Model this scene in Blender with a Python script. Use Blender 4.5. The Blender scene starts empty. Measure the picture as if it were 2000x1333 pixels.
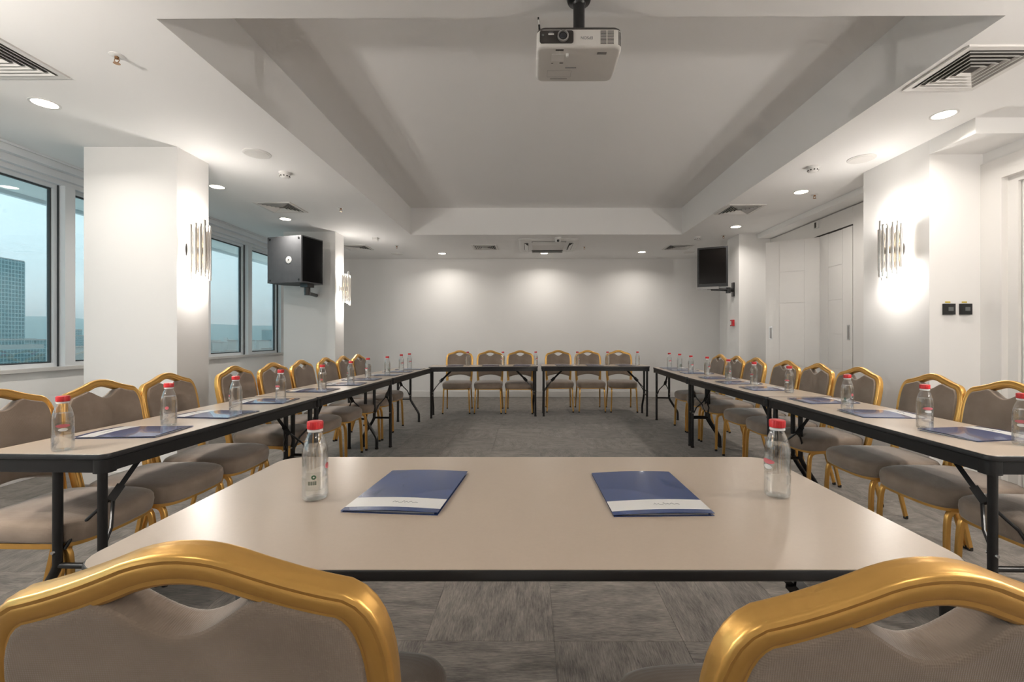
import bpy, bmesh, math, random
from mathutils import Vector, Matrix

R = math.radians
PI = math.pi
scene = bpy.context.scene
C = scene.collection

# ------------------------------------------------------------------ camera
CAM_H = 1.18
cam_data = bpy.data.cameras.new('camera')
cam_data.sensor_width = 36.0
cam_data.lens = 880.0 / 2000.0 * 36.0
cam_data.shift_x = -32.0 / 2000.0
cam_data.shift_y = -8.5 / 2000.0
cam_data.clip_start = 0.02
cam_data.clip_end = 20000
cam = bpy.data.objects.new('camera', cam_data)
C.objects.link(cam)
cam.location = (0, 0, CAM_H)
cam.rotation_euler = (R(90), 0, math.atan(5.0 / 880.0))
scene.camera = cam

# ------------------------------------------------------------------ sky, exposure
world = bpy.data.worlds.new('overcast_sky')
scene.world = world
world.use_nodes = True
wn = world.node_tree
wn.nodes.clear()
w_out = wn.nodes.new('ShaderNodeOutputWorld')
w_bg = wn.nodes.new('ShaderNodeBackground')
w_bg.inputs['Color'].default_value = (0.95, 0.97, 1.0, 1)
w_bg.inputs['Strength'].default_value = 0.80
wn.links.new(w_bg.outputs[0], w_out.inputs['Surface'])

scene.view_settings.view_transform = 'Standard'
scene.view_settings.look = 'None'
scene.view_settings.gamma = 1.0
scene.view_settings.use_curve_mapping = False
scene.view_settings.exposure = 1.25
DOWNLIGHT_W = 3.4
BACK_W = 3.1
REAR_FILL_W = 3.5  # unseen downlights added as room fill
SCONCE_W = 7.0
FILL_SCONCE_W = 64.0  # added sconces out of view, set far brighter than the visible ones
WARM = (1.0, 0.935, 0.86)

scene.cycles.max_bounces = 8
scene.cycles.diffuse_bounces = 4
scene.cycles.use_adaptive_sampling = True
scene.cycles.adaptive_threshold = 0.06
scene.cycles.adaptive_min_samples = 20
scene.cycles.caustics_reflective = False
scene.cycles.transparent_max_bounces = 14
scene.cycles.transmission_bounces = 4

# ------------------------------------------------------------------ materials
def new_mat(name):
    m = bpy.data.materials.new(name)
    m.use_nodes = True
    nt = m.node_tree
    b = nt.nodes['Principled BSDF']
    return m, nt, b

def pmat(name, col, rough=0.5, metal=0.0, spec=0.5, bump=None, var=None, coat=0.0):
    """Principled material with a little procedural colour variation and bump."""
    m, nt, b = new_mat(name)
    b.inputs['Roughness'].default_value = rough
    b.inputs['Metallic'].default_value = metal
    b.inputs['Specular IOR Level'].default_value = spec
    b.inputs['Coat Weight'].default_value = coat
    b.inputs['Base Color'].default_value = (*col, 1)
    if var:
        scale, amt = var
        tc = nt.nodes.new('ShaderNodeTexCoord')
        no = nt.nodes.new('ShaderNodeTexNoise')
        no.inputs['Scale'].default_value = scale
        no.inputs['Detail'].default_value = 4
        mix = nt.nodes.new('ShaderNodeMix')
        mix.data_type = 'RGBA'
        mix.inputs['A'].default_value = (*[c * (1 - amt) for c in col], 1)
        mix.inputs['B'].default_value = (*[min(1, c * (1 + amt)) for c in col], 1)
        nt.links.new(tc.outputs['Object'], no.inputs['Vector'])
        nt.links.new(no.outputs['Fac'], mix.inputs['Factor'])
        nt.links.new(mix.outputs['Result'], b.inputs['Base Color'])
    if bump:
        scale, strength = bump
        tc = nt.nodes.new('ShaderNodeTexCoord')
        no = nt.nodes.new('ShaderNodeTexNoise')
        no.inputs['Scale'].default_value = scale
        no.inputs['Detail'].default_value = 3
        bp = nt.nodes.new('ShaderNodeBump')
        bp.inputs['Strength'].default_value = strength
        bp.inputs['Distance'].default_value = 0.002
        nt.links.new(tc.outputs['Object'], no.inputs['Vector'])
        nt.links.new(no.outputs['Fac'], bp.inputs['Height'])
        nt.links.new(bp.outputs['Normal'], b.inputs['Normal'])
    return m

def emat(name, col, strength):
    m, nt, b = new_mat(name)
    b.inputs['Base Color'].default_value = (*col, 1)
    b.inputs['Emission Color'].default_value = (*col, 1)
    b.inputs['Emission Strength'].default_value = strength
    return m

def clear_mat(name, tint, gloss_base, gloss_edge, rough=0.03):
    """Thin clear sheet: see-through with a mirror sheen that grows at the rim."""
    m = bpy.data.materials.new(name)
    m.use_nodes = True
    nt = m.node_tree
    nt.nodes.clear()
    out = nt.nodes.new('ShaderNodeOutputMaterial')
    tr = nt.nodes.new('ShaderNodeBsdfTransparent')
    tr.inputs['Color'].default_value = (*tint, 1)
    gl = nt.nodes.new('ShaderNodeBsdfGlossy')
    gl.inputs['Roughness'].default_value = rough
    lw = nt.nodes.new('ShaderNodeLayerWeight')
    lw.inputs['Blend'].default_value = 0.35
    mr = nt.nodes.new('ShaderNodeMapRange')
    mr.inputs['To Min'].default_value = gloss_base
    mr.inputs['To Max'].default_value = gloss_edge
    mx = nt.nodes.new('ShaderNodeMixShader')
    nt.links.new(lw.outputs['Facing'], mr.inputs['Value'])
    nt.links.new(mr.outputs['Result'], mx.inputs['Fac'])
    nt.links.new(tr.outputs[0], mx.inputs[1])
    nt.links.new(gl.outputs[0], mx.inputs[2])
    nt.links.new(mx.outputs[0], out.inputs['Surface'])
    return m

def water_mat():
    m = bpy.data.materials.new('water')
    m.use_nodes = True
    nt = m.node_tree
    nt.nodes.clear()
    out = nt.nodes.new('ShaderNodeOutputMaterial')
    tr = nt.nodes.new('ShaderNodeBsdfTransparent')
    tr.inputs['Color'].default_value = (0.97, 0.985, 0.985, 1)
    gl = nt.nodes.new('ShaderNodeBsdfGlass')
    gl.inputs['IOR'].default_value = 1.33
    gl.inputs['Roughness'].default_value = 0.0
    mx = nt.nodes.new('ShaderNodeMixShader')
    mx.inputs['Fac'].default_value = 0.45
    nt.links.new(tr.outputs[0], mx.inputs[1])
    nt.links.new(gl.outputs[0], mx.inputs[2])
    nt.links.new(mx.outputs[0], out.inputs['Surface'])
    return m

def carpet_mat():
    m, nt, b = new_mat('carpet')
    L = nt.links.new
    tc = nt.nodes.new('ShaderNodeTexCoord')
    oi = nt.nodes.new('ShaderNodeObjectInfo')
    mul = nt.nodes.new('ShaderNodeMath'); mul.operation = 'MULTIPLY'
    mul.inputs[1].default_value = 40
    L(oi.outputs['Random'], mul.inputs[0])
    add = nt.nodes.new('ShaderNodeVectorMath'); add.operation = 'ADD'
    L(tc.outputs['Object'], add.inputs[0]); L(mul.outputs[0], add.inputs[1])
    mp = nt.nodes.new('ShaderNodeMapping'); mp.inputs['Scale'].default_value = (22, 190, 1)
    L(add.outputs[0], mp.inputs['Vector'])
    n1 = nt.nodes.new('ShaderNodeTexNoise'); n1.inputs['Scale'].default_value = 1.0
    n1.inputs['Detail'].default_value = 3; n1.inputs['Roughness'].default_value = 0.65
    L(mp.outputs[0], n1.inputs['Vector'])
    mp2 = nt.nodes.new('ShaderNodeMapping'); mp2.inputs['Scale'].default_value = (7, 16, 1)
    L(add.outputs[0], mp2.inputs['Vector'])
    n2 = nt.nodes.new('ShaderNodeTexNoise'); n2.inputs['Scale'].default_value = 1.0
    n2.inputs['Detail'].default_value = 5
    L(mp2.outputs[0], n2.inputs['Vector'])
    avg = nt.nodes.new('ShaderNodeMix'); avg.data_type = 'FLOAT'
    avg.inputs['Factor'].default_value = 0.42
    L(n1.outputs['Fac'], avg.inputs['A']); L(n2.outputs['Fac'], avg.inputs['B'])
    cr = nt.nodes.new('ShaderNodeValToRGB')
    cr.color_ramp.elements[0].position = 0.36
    cr.color_ramp.elements[0].color = (0.062, 0.052, 0.044, 1)
    cr.color_ramp.elements[1].position = 0.66
    cr.color_ramp.elements[1].color = (0.24, 0.21, 0.18, 1)
    L(avg.outputs['Result'], cr.inputs['Fac'])
    hsv = nt.nodes.new('ShaderNodeHueSaturation')
    mr = nt.nodes.new('ShaderNodeMapRange')
    mr.inputs['To Min'].default_value = 0.9; mr.inputs['To Max'].default_value = 1.1
    L(oi.outputs['Random'], mr.inputs['Value']); L(mr.outputs[0], hsv.inputs['Value'])
    L(cr.outputs['Color'], hsv.inputs['Color'])
    L(hsv.outputs['Color'], b.inputs['Base Color'])
    b.inputs['Roughness'].default_value = 0.95
    b.inputs['Sheen Weight'].default_value = 0.25
    b.inputs['Sheen Roughness'].default_value = 0.5
    bp = nt.nodes.new('ShaderNodeBump'); bp.inputs['Strength'].default_value = 0.5
    bp.inputs['Distance'].default_value = 0.003
    L(n1.outputs['Fac'], bp.inputs['Height']); L(bp.outputs['Normal'], b.inputs['Normal'])
    return m

def fabric_mat():
    m, nt, b = new_mat('taupe_fabric')
    L = nt.links.new
    tc = nt.nodes.new('ShaderNodeTexCoord')
    n1 = nt.nodes.new('ShaderNodeTexNoise'); n1.inputs['Scale'].default_value = 9; n1.inputs['Detail'].default_value = 4
    L(tc.outputs['Object'], n1.inputs['Vector'])
    cr = nt.nodes.new('ShaderNodeValToRGB')
    cr.color_ramp.elements[0].position = 0.3; cr.color_ramp.elements[0].color = (0.27, 0.21, 0.165, 1)
    cr.color_ramp.elements[1].position = 0.75; cr.color_ramp.elements[1].color = (0.37, 0.295, 0.235, 1)
    L(n1.outputs['Fac'], cr.inputs['Fac'])
    L(cr.outputs['Color'], b.inputs['Base Color'])
    wv = nt.nodes.new('ShaderNodeTexWave'); wv.inputs['Scale'].default_value = 130
    wv.bands_direction = 'X'; wv.inputs['Distortion'].default_value = 1.5
    L(tc.outputs['Object'], wv.inputs['Vector'])
    wv2 = nt.nodes.new('ShaderNodeTexWave'); wv2.inputs['Scale'].default_value = 130
    wv2.bands_direction = 'Z'; wv2.inputs['Distortion'].default_value = 1.5
    L(tc.outputs['Object'], wv2.inputs['Vector'])
    ad = nt.nodes.new('ShaderNodeMath'); ad.operation = 'ADD'
    L(wv.outputs['Fac'], ad.inputs[0]); L(wv2.outputs['Fac'], ad.inputs[1])
    bp = nt.nodes.new('ShaderNodeBump'); bp.inputs['Strength'].default_value = 0.25
    bp.inputs['Distance'].default_value = 0.001
    L(ad.outputs[0], bp.inputs['Height']); L(bp.outputs['Normal'], b.inputs['Normal'])
    b.inputs['Roughness'].default_value = 0.9
    b.inputs['Sheen Weight'].default_value = 0.6
    b.inputs['Sheen Roughness'].default_value = 0.4
    b.inputs['Specular IOR Level'].default_value = 0.2
    return m

def facade_mat(name, wall, glass, sx, sz, mortar=0.16):
    m, nt, b = new_mat(name)
    L = nt.links.new
    tc = nt.nodes.new('ShaderNodeTexCoord')
    mp = nt.nodes.new('ShaderNodeMapping')
    mp.inputs['Rotation'].default_value = (R(90), 0, 0)
    sep = nt.nodes.new('ShaderNodeSeparateXYZ')
    L(tc.outputs['Object'], sep.inputs[0])
    s = nt.nodes.new('ShaderNodeMath'); s.operation = 'ADD'
    L(sep.outputs['X'], s.inputs[0]); L(sep.outputs['Y'], s.inputs[1])
    cmb = nt.nodes.new('ShaderNodeCombineXYZ')
    L(s.outputs[0], cmb.inputs['X']); L(sep.outputs['Z'], cmb.inputs['Y'])
    bk = nt.nodes.new('ShaderNodeTexBrick')
    bk.offset = 0.0
    bk.inputs['Scale'].default_value = 1.0
    bk.inputs['Brick Width'].default_value = sx
    bk.inputs['Row Height'].default_value = sz
    bk.inputs['Mortar Size'].default_value = mortar * sz
    bk.inputs['Color1'].default_value = (*glass, 1)
    bk.inputs['Color2'].default_value = (*[c * 1.25 for c in glass], 1)
    bk.inputs['Mortar'].default_value = (*wall, 1)
    L(cmb.outputs[0], bk.inputs['Vector'])
    L(bk.outputs['Color'], b.inputs['Base Color'])
    b.inputs['Roughness'].default_value = 0.4
    return m

M = {
    'wall': pmat('wall_paint', (0.88, 0.87, 0.855), 0.75, bump=(180, 0.04), var=(0.6, 0.015)),
    'ceiling': pmat('ceiling_paint', (0.92, 0.915, 0.905), 0.85, var=(0.5, 0.01)),
    'trim': pmat('trim_white', (0.80, 0.785, 0.76), 0.4, var=(2, 0.01)),
    'door': pmat('door_white', (0.82, 0.80, 0.775), 0.35, var=(2, 0.01)),
    'carpet': carpet_mat(),
    'fabric': fabric_mat(),
    'gold': pmat('gold_anodised', (0.74, 0.425, 0.12), 0.30, metal=0.75, var=(30, 0.08)),
    'laminate': pmat('beige_laminate', (0.45, 0.37, 0.295), 0.28, spec=0.45, var=(120, 0.04)),
    'black': pmat('black_plastic', (0.012, 0.012, 0.013), 0.38, var=(40, 0.2)),
    'blackmetal': pmat('black_steel', (0.010, 0.010, 0.011), 0.3, metal=0.0, spec=0.6, var=(40, 0.2)),
    'rubber': pmat('rubber', (0.02, 0.018, 0.016), 0.8, var=(40, 0.2)),
    'steel': pmat('steel', (0.55, 0.55, 0.55), 0.3, metal=1.0, var=(40, 0.1)),
    'chrome': pmat('chrome_tube', (0.82, 0.79, 0.75), 0.22, metal=1.0, var=(40, 0.05)),
    'alu': pmat('white_aluminium', (0.76, 0.78, 0.80), 0.4, var=(3, 0.02)),
    'gasket': pmat('gasket', (0.05, 0.055, 0.06), 0.6, var=(30, 0.1)),
    'sill': pmat('sill_stone', (0.62, 0.60, 0.575), 0.4, var=(8, 0.03)),
    'glass': clear_mat('tinted_glass', (0.72, 0.87, 0.90), 0.03, 0.5, 0.0),
    'pet': clear_mat('clear_plastic', (0.965, 0.97, 0.97), 0.06, 0.65, 0.06),
    'water': water_mat(),
    'cap': pmat('red_cap', (0.62, 0.02, 0.025), 0.35, var=(60, 0.08)),
    'neck': pmat('neck_white', (0.8, 0.8, 0.8), 0.4, var=(60, 0.03)),
    'label_clear': clear_mat('clear_label', (0.90, 0.92, 0.90), 0.10, 0.4, 0.3),
    'label_white': pmat('label_white', (0.75, 0.75, 0.73), 0.4, var=(200, 0.05)),
    'label_red': pmat('label_red', (0.62, 0.16, 0.18), 0.4, var=(200, 0.1)),
    'label_green': pmat('label_green', (0.04, 0.13, 0.06), 0.4, var=(200, 0.1)),
    'label_grey': pmat('label_grey', (0.16, 0.19, 0.15), 0.4, var=(200, 0.1)),
    'folder': pmat('folder_blue', (0.028, 0.058, 0.185), 0.22, coat=0.5, var=(5, 0.08)),
    'folder_white': pmat('folder_white', (0.70, 0.69, 0.67), 0.3, coat=0.3, var=(8, 0.02)),
    'paper': pmat('paper', (0.75, 0.74, 0.72), 0.7, var=(20, 0.02)),
    'ink': pmat('grey_ink', (0.22, 0.22, 0.23), 0.6, var=(50, 0.1)),
    'vent_dark': pmat('vent_dark', (0.06, 0.055, 0.05), 0.8, var=(20, 0.1)),
    'vent': pmat('vent_white', (0.76, 0.745, 0.72), 0.45, var=(10, 0.02)),
    'plastic_white': pmat('plastic_white', (0.76, 0.75, 0.73), 0.4, var=(10, 0.02)),
    'proj_white': pmat('projector_white', (0.66, 0.64, 0.61), 0.35, var=(10, 0.02)),
    'proj_dark': pmat('projector_dark', (0.045, 0.04, 0.037), 0.4, var=(10, 0.1)),
    'lensglass': pmat('lens_glass', (0.01, 0.012, 0.02), 0.05, coat=1.0, var=(10, 0.1)),
    'cabinet': pmat('cabinet_grey', (0.105, 0.108, 0.115), 0.6, spec=0.3, bump=(300, 0.2), var=(14, 0.15)),
    'grille': pmat('grille_black', (0.007, 0.007, 0.008), 0.9, spec=0.15, bump=(500, 0.6), var=(60, 0.2)),
    'screen': pmat('screen_black', (0.006, 0.005, 0.0045), 0.12, spec=0.25, var=(3, 0.2)),
    'silver': pmat('silver_plastic', (0.32, 0.31, 0.30), 0.4, metal=0.3, var=(20, 0.05)),
    'red': pmat('alarm_red', (0.55, 0.02, 0.03), 0.4, var=(20, 0.05)),
    'yellow': pmat('yellow_sticker', (0.65, 0.48, 0.03), 0.6, var=(20, 0.05)),
    'lcd': pmat('lcd_grey', (0.14, 0.15, 0.15), 0.3, var=(20, 0.05)),
    'bronze': pmat('sprinkler_brass', (0.38, 0.22, 0.12), 0.3, metal=1.0, var=(20, 0.1)),
    'lamp': emat('lamp_glow', (1.0, 0.88, 0.70), 6.0),
    'bulb': emat('sconce_bulb', (1.0, 0.80, 0.55), 10.0),
    'tower_glass': facade_mat('tower_glass', (0.24, 0.36, 0.38), (0.04, 0.12, 0.14), 3.0, 3.6, 0.10),
    'tower_band': facade_mat('tower_band', (0.55, 0.56, 0.56), (0.09, 0.12, 0.13), 60.0, 3.6, 0.42),
    'city': facade_mat('city_facade', (0.42, 0.40, 0.38), (0.12, 0.12, 0.12), 5.0, 4.0, 0.5),
    'city_roof': pmat('city_roofs', (0.34, 0.28, 0.25), 0.8, var=(0.01, 0.4)),
    'ground': pmat('city_ground', (0.30, 0.31, 0.29), 0.9, var=(0.02, 0.4)),
    'tree': pmat('tree_green', (0.035, 0.06, 0.03), 0.9, var=(0.3, 0.4)),
    'hill': pmat('hill_green', (0.06, 0.115, 0.11), 0.95, var=(0.004, 0.3)),
    'road': pmat('road_concrete', (0.32, 0.32, 0.31), 0.8, var=(0.05, 0.1)),
}

# ------------------------------------------------------------------ mesh helpers
class MB:
    def __init__(s):
        s.v = []; s.f = []
    def add(s, vs, fs):
        o = len(s.v)
        s.v += [tuple(p) for p in vs]
        s.f += [tuple(i + o for i in f) for f in fs]
        return s
    def box(s, a, b, m=None):
        x0, y0, z0 = a; x1, y1, z1 = b
        vs = [(x0,y0,z0),(x1,y0,z0),(x1,y1,z0),(x0,y1,z0),(x0,y0,z1),(x1,y0,z1),(x1,y1,z1),(x0,y1,z1)]
        if m is not None: vs = [tuple(m @ Vector(p)) for p in vs]
        return s.add(vs, [(3,2,1,0),(4,5,6,7),(0,1,5,4),(1,2,6,5),(2,3,7,6),(3,0,4,7)])
    def prism(s, pts, z0, z1, m=None):
        n = len(pts)
        vs = [(x, y, z0) for x, y in pts] + [(x, y, z1) for x, y in pts]
        if m is not None: vs = [tuple(m @ Vector(p)) for p in vs]
        fs = [tuple(range(n - 1, -1, -1)), tuple(range(n, 2 * n))]
        fs += [(i, (i + 1) % n, n + (i + 1) % n, n + i) for i in range(n)]
        return s.add(vs, fs)
    def ring(s, po, pi, z0, z1):
        n = len(po)
        vs = [(x,y,z0) for x,y in po] + [(x,y,z1) for x,y in po] + [(x,y,z0) for x,y in pi] + [(x,y,z1) for x,y in pi]
        fs = []
        for i in range(n):
            j = (i + 1) % n
            fs += [(i,j,n+j,n+i), (2*n+j,2*n+i,3*n+i,3*n+j), (n+i,n+j,3*n+j,3*n+i), (j,i,2*n+i,2*n+j)]
        return s.add(vs, fs)
    def layers(s, loops):
        """closed solid from stacked loops of 3-D points, capped at both ends"""
        n = len(loops[0]); vs = []; fs = []
        for l in loops: vs += l
        for k in range(len(loops) - 1):
            for i in range(n):
                j = (i + 1) % n
                fs.append((k*n+i, k*n+j, (k+1)*n+j, (k+1)*n+i))
        fs.append(tuple(range(n - 1, -1, -1)))
        b = (len(loops) - 1) * n
        fs.append(tuple(range(b, b + n)))
        return s.add(vs, fs)
    def tube(s, path, r, n=10, closed=False):
        P = [Vector(p) for p in path]
        rs = r if isinstance(r, (list, tuple)) else [r] * len(P)
        loops = []
        up = None
        for i, p in enumerate(P):
            if closed: t = P[(i+1) % len(P)] - P[i-1]
            else: t = P[min(i+1, len(P)-1)] - P[max(i-1, 0)]
            t.normalize()
            if up is None:
                up = Vector((0,0,1)) if abs(t.z) < 0.9 else Vector((0,1,0))
            a = up - t * up.dot(t)
            if a.length < 1e-6: a = t.orthogonal()
            a.normalize(); up = a
            b = t.cross(a)
            loops.append([tuple(p + (a * math.cos(2*PI*k/n) + b * math.sin(2*PI*k/n)) * rs[i]) for k in range(n)])
        if not closed: return s.layers(loops)
        N = len(loops); vs = [q for l in loops for q in l]; fs = []
        for k in range(N):
            for i in range(n):
                j = (i+1) % n
                fs.append((k*n+i, k*n+j, ((k+1)%N)*n+j, ((k+1)%N)*n+i))
        return s.add(vs, fs)
    def lathe(s, prof, n=24, c=(0,0,0), m=None):
        """prof: list of (r, z); closed with caps"""
        loops = []
        for r, z in prof:
            l = [(c[0] + r*math.cos(2*PI*k/n), c[1] + r*math.sin(2*PI*k/n), c[2] + z) for k in range(n)]
            if m is not None: l = [tuple(m @ Vector(p)) for p in l]
            loops.append(l)
        return s.layers(loops)
    def build(s, name, mat, parent=None, smooth=None, bevel=0, seg=2):
        me = bpy.data.meshes.new(name)
        bm = bmesh.new()
        vv = [bm.verts.new(p) for p in s.v]
        for f in s.f:
            try: bm.faces.new([vv[i] for i in f])
            except ValueError: pass
        if bevel:
            es = [e for e in bm.edges if len(e.link_faces) == 2 and e.calc_face_angle(0) > 0.6]
            bmesh.ops.bevel(bm, geom=es, offset=bevel, segments=seg, affect='EDGES', profile=0.5)
        bmesh.ops.recalc_face_normals(bm, faces=bm.faces[:])
        bm.to_mesh(me); bm.free()
        if smooth is not None or bevel:
            for p in me.polygons: p.use_smooth = True
            me.set_sharp_from_angle(angle=R(smooth if smooth is not None else 35))
        me.materials.append(M[mat] if isinstance(mat, str) else mat)
        o = bpy.data.objects.new(name, me)
        C.objects.link(o)
        if parent is not None: o.parent = parent
        return o

def tag(o, label, cat=None, group=None, kind=None):
    if label: o['label'] = label
    if cat: o['category'] = cat
    if group: o['group'] = group
    if kind: o['kind'] = kind
    return o

def empty(name, loc=(0,0,0), rz=0, label=None, cat=None, group=None):
    o = bpy.data.objects.new(name, None)
    o.empty_display_size = 0.1
    C.objects.link(o)
    o.location = loc; o.rotation_euler = (0, 0, rz)
    tag(o, label, cat, group)
    return o

def struct(o):
    o['kind'] = 'structure'
    return o

def copy_tree(o, parent=None):
    c = o.copy()
    C.objects.link(c)
    c.parent = parent
    for ch in list(o.children):
        copy_tree(ch, c)
    return c

def place(proto, used, loc, rz, label, group):
    o = proto if not used else copy_tree(proto)
    o.location = loc; o.rotation_euler = (0, 0, rz)
    tag(o, label, group=group)
    return o

def rrect(w, d, r, n=6, cx=0, cy=0):
    pts = []
    for sx, sy, a0 in ((1,1,0),(-1,1,90),(-1,-1,180),(1,-1,270)):
        for k in range(n + 1):
            a = R(a0 + 90 * k / n)
            pts.append((cx + sx*(w/2 - r) + r*math.cos(a), cy + sy*(d/2 - r) + r*math.sin(a)))
    return pts

def chaikin(p, it=3):
    for _ in range(it):
        q = [p[0]]
        for a, b in zip(p[:-1], p[1:]):
            q.append(tuple(a[i]*0.75 + b[i]*0.25 for i in range(len(a))))
            q.append(tuple(a[i]*0.25 + b[i]*0.75 for i in range(len(a))))
        q.append(p[-1])
        p = q
    return p

def inset(pts, d):
    """move a closed counter-clockwise outline inwards by d"""
    n = len(pts); out = []
    for i in range(n):
        a = Vector(pts[i-1]); b = Vector(pts[i]); c = Vector(pts[(i+1) % n])
        e1 = (b - a).normalized() if (b-a).length > 1e-9 else Vector((1,0))
        e2 = (c - b).normalized() if (c-b).length > 1e-9 else e1
        nn = Vector((-e1.y, e1.x)) + Vector((-e2.y, e2.x))
        if nn.length < 1e-6: nn = Vector((-e1.y, e1.x))
        nn.normalize()
        out.append((b.x + nn.x*d, b.y + nn.y*d))
    return out

ORD = ['nearest', 'second', 'third', 'fourth', 'fifth', 'sixth', 'seventh', 'eighth', 'ninth', 'tenth']

# ================================================================== the room shell
H = 2.70            # low ceiling
HC = 3.10           # coffer
Y0, Y1 = -3.4, 8.80
XW = -4.17          # window wall, inner face
XD = 3.60           # wall with the folding doors
XN = 3.49           # wall with the near door

# floor with carpet tiles
fl = struct(MB().box((XW - 0.15, Y0, -0.2), (3.75, Y1 + 0.1, -0.006)).build('floor', 'carpet'))
def tile_mesh(w, d):
    mb = MB()
    po = rrect(w, d, 0.002, 1)
    lo = [(x, y, -0.006) for x, y in po]; mi = [(x, y, -0.0008) for x, y in po]
    hi = [(x, y, 0.0) for x, y in inset(po, 0.0008)]
    return mb.layers([lo, mi, hi])
tile_full = tile_mesh(0.4996, 0.4996).build('carpet_tile', 'carpet', fl)
tile_part = None
first_tile = True
for iy in range(16):
    for ix in range(-9, 7):
        yc = 0.745 + 0.5 * iy + 0.25
        if ix == -9:
            if tile_part is None:
                o = tile_part = tile_mesh(0.2385, 0.4985).build('carpet_tile', 'carpet', fl)
            else:
                o = tile_part.copy(); C.objects.link(o)
            o.location = (-3.91 - 0.12, yc, 0)
            continue
        if first_tile:
            o = tile_full; first_tile = False
        else:
            o = tile_full.copy(); C.objects.link(o)
        o.location = (0.09 + 0.5 * ix + 0.25, yc, 0)
        o.rotation_euler = (0, 0, PI/2 * (((ix + iy) % 2) + 2 * ((ix * 7 + iy * 3) % 2)))

# ceiling: low slab around a raised coffer
CX0, CX1, CY0, CY1 = -1.79, 2.245, 2.143, 6.71
cb = MB()
def quad(mb, *p): mb.add(p, [tuple(range(len(p)))])
T = 0.12
cb.box((XW - 0.02, Y0, H), (3.75, CY0, H + T))
cb.box((XW - 0.02, CY1, H), (3.75, Y1 + 0.1, H + T))
cb.box((XW - 0.02, CY0, H), (CX0, CY1, H + T))
cb.box((CX1, CY0, H), (3.75, CY1, H + T))
struct(cb.build('ceiling', 'ceiling'))
cc = MB()
cc.box((CX0 - 0.08, CY0 - 0.08, HC), (CX1 + 0.08, CY1 + 0.08, HC + 0.1))
cc.box((CX0 - 0.08, CY0 - 0.08, H + T), (CX0, CY1 + 0.08, HC))
cc.box((CX1, CY0 - 0.08, H + T), (CX1 + 0.08, CY1 + 0.08, HC))
cc.box((CX0, CY0 - 0.08, H + T), (CX1, CY0, HC))
cc.box((CX0, CY1, H + T), (CX1, CY1 + 0.08, HC))
struct(cc.build('ceiling_coffer', 'ceiling'))

# end walls
struct(MB().box((XW - 0.15, Y1, 0), (3.75, Y1 + 0.1, H)).build('wall_back', 'wall'))
struct(MB().box((XW - 0.15, Y0 - 0.1, 0), (3.75, Y0, H)).build('wall_behind_camera', 'wall'))

# window wall: parapet below, header above
SILL, HEAD = 0.915, 2.525
wl = MB()
wl.box((XW - 0.14, Y0, 0), (XW, Y1, SILL - 0.03))
wl.box((XW - 0.14, 7.62, SILL - 0.03), (XW, Y1, H))
struct(wl.build('wall_left', 'wall'))
struct(MB().box((XW - 0.15, Y0, SILL - 0.03), (XW + 0.035, 7.62, SILL)).build('trim_1', 'sill', bevel=0.005))
hd = MB()
hd.box((XW - 0.12, Y0, HEAD), (XW + 0.0, 7.62, H))
struct(hd.build('wall_window_header', 'alu'))
# curtain rail box with two grooves
rb = MB()
rb.box((XW, Y0, H - 0.075), (XW + 0.10, 7.62, H - 0.0005))
rb.box((XW, Y0, H - 0.135), (XW + 0.045, 7.62, H - 0.075))
rb.box((XW + 0.104, Y0, H - 0.02), (XW + 0.115, 7.62, H - 0.0005))
struct(rb.build('trim_2', 'alu', bevel=0.004))

# windows, one per bay
MULL = [7.495 - 0.866 * k for k in range(12)]
for k in range(11):
    y1 = MULL[k] - 0.05; y0 = MULL[k+1] + 0.05
    if y1 < Y0: continue
    y0 = max(y0, Y0)
    w = struct(empty('window_%d' % (k + 1), (XW - 0.07, (y0 + y1) / 2, SILL)))
    hw = (y1 - y0) / 2; hh = HEAD - SILL
    fr = MB()
    po = [(-hw, 0), (hw, 0), (hw, hh), (-hw, hh)]
    pi = [(-hw + 0.035, 0.035), (hw - 0.035, 0.035), (hw - 0.035, hh - 0.035), (-hw + 0.035, hh - 0.035)]
    r_ = MB().ring(po, pi, -0.03, 0.03)
    r_.v = [(z, x, y) for x, y, z in r_.v]
    r_.build('window_frame', 'alu', w, bevel=0.004)
    po2 = [(-hw + 0.035, 0.035), (hw - 0.035, 0.035), (hw - 0.035, hh - 0.035), (-hw + 0.035, hh - 0.035)]
    pi2 = [(-hw + 0.047, 0.047), (hw - 0.047, 0.047), (hw - 0.047, hh - 0.047), (-hw + 0.047, hh - 0.047)]
    g_ = MB().ring(po2, pi2, -0.012, 0.012)
    g_.v = [(z, x, y) for x, y, z in g_.v]
    g_.build('gasket', 'gasket', w)
    MB().box((-0.004, -hw + 0.04, 0.04), (0.004, hw - 0.04, hh - 0.04)).build('pane', 'glass', w)
    m_ = MB().box((-0.04, hw + 0.005, 0), (0.095, hw + 0.095, hh))
    mo = m_.build('mullion', 'alu', w, bevel=0.005)
    if k < 10:
        MB().box((-0.02, hw - 0.004, 0.0), (0.045, hw + 0.0, hh)).build('shadow_gap', 'gasket', w)
# projecting slab outside above the windows
struct(MB().box((XW - 0.95, Y0 - 2, 2.60), (XW - 0.12, Y1 + 3, 2.95)).build('trim_3', 'trim'))
struct(MB().box((XW - 0.95, Y0 - 2, 2.56), (XW - 0.90, Y1 + 3, 2.60)).build('trim_4', 'alu'))

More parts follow.
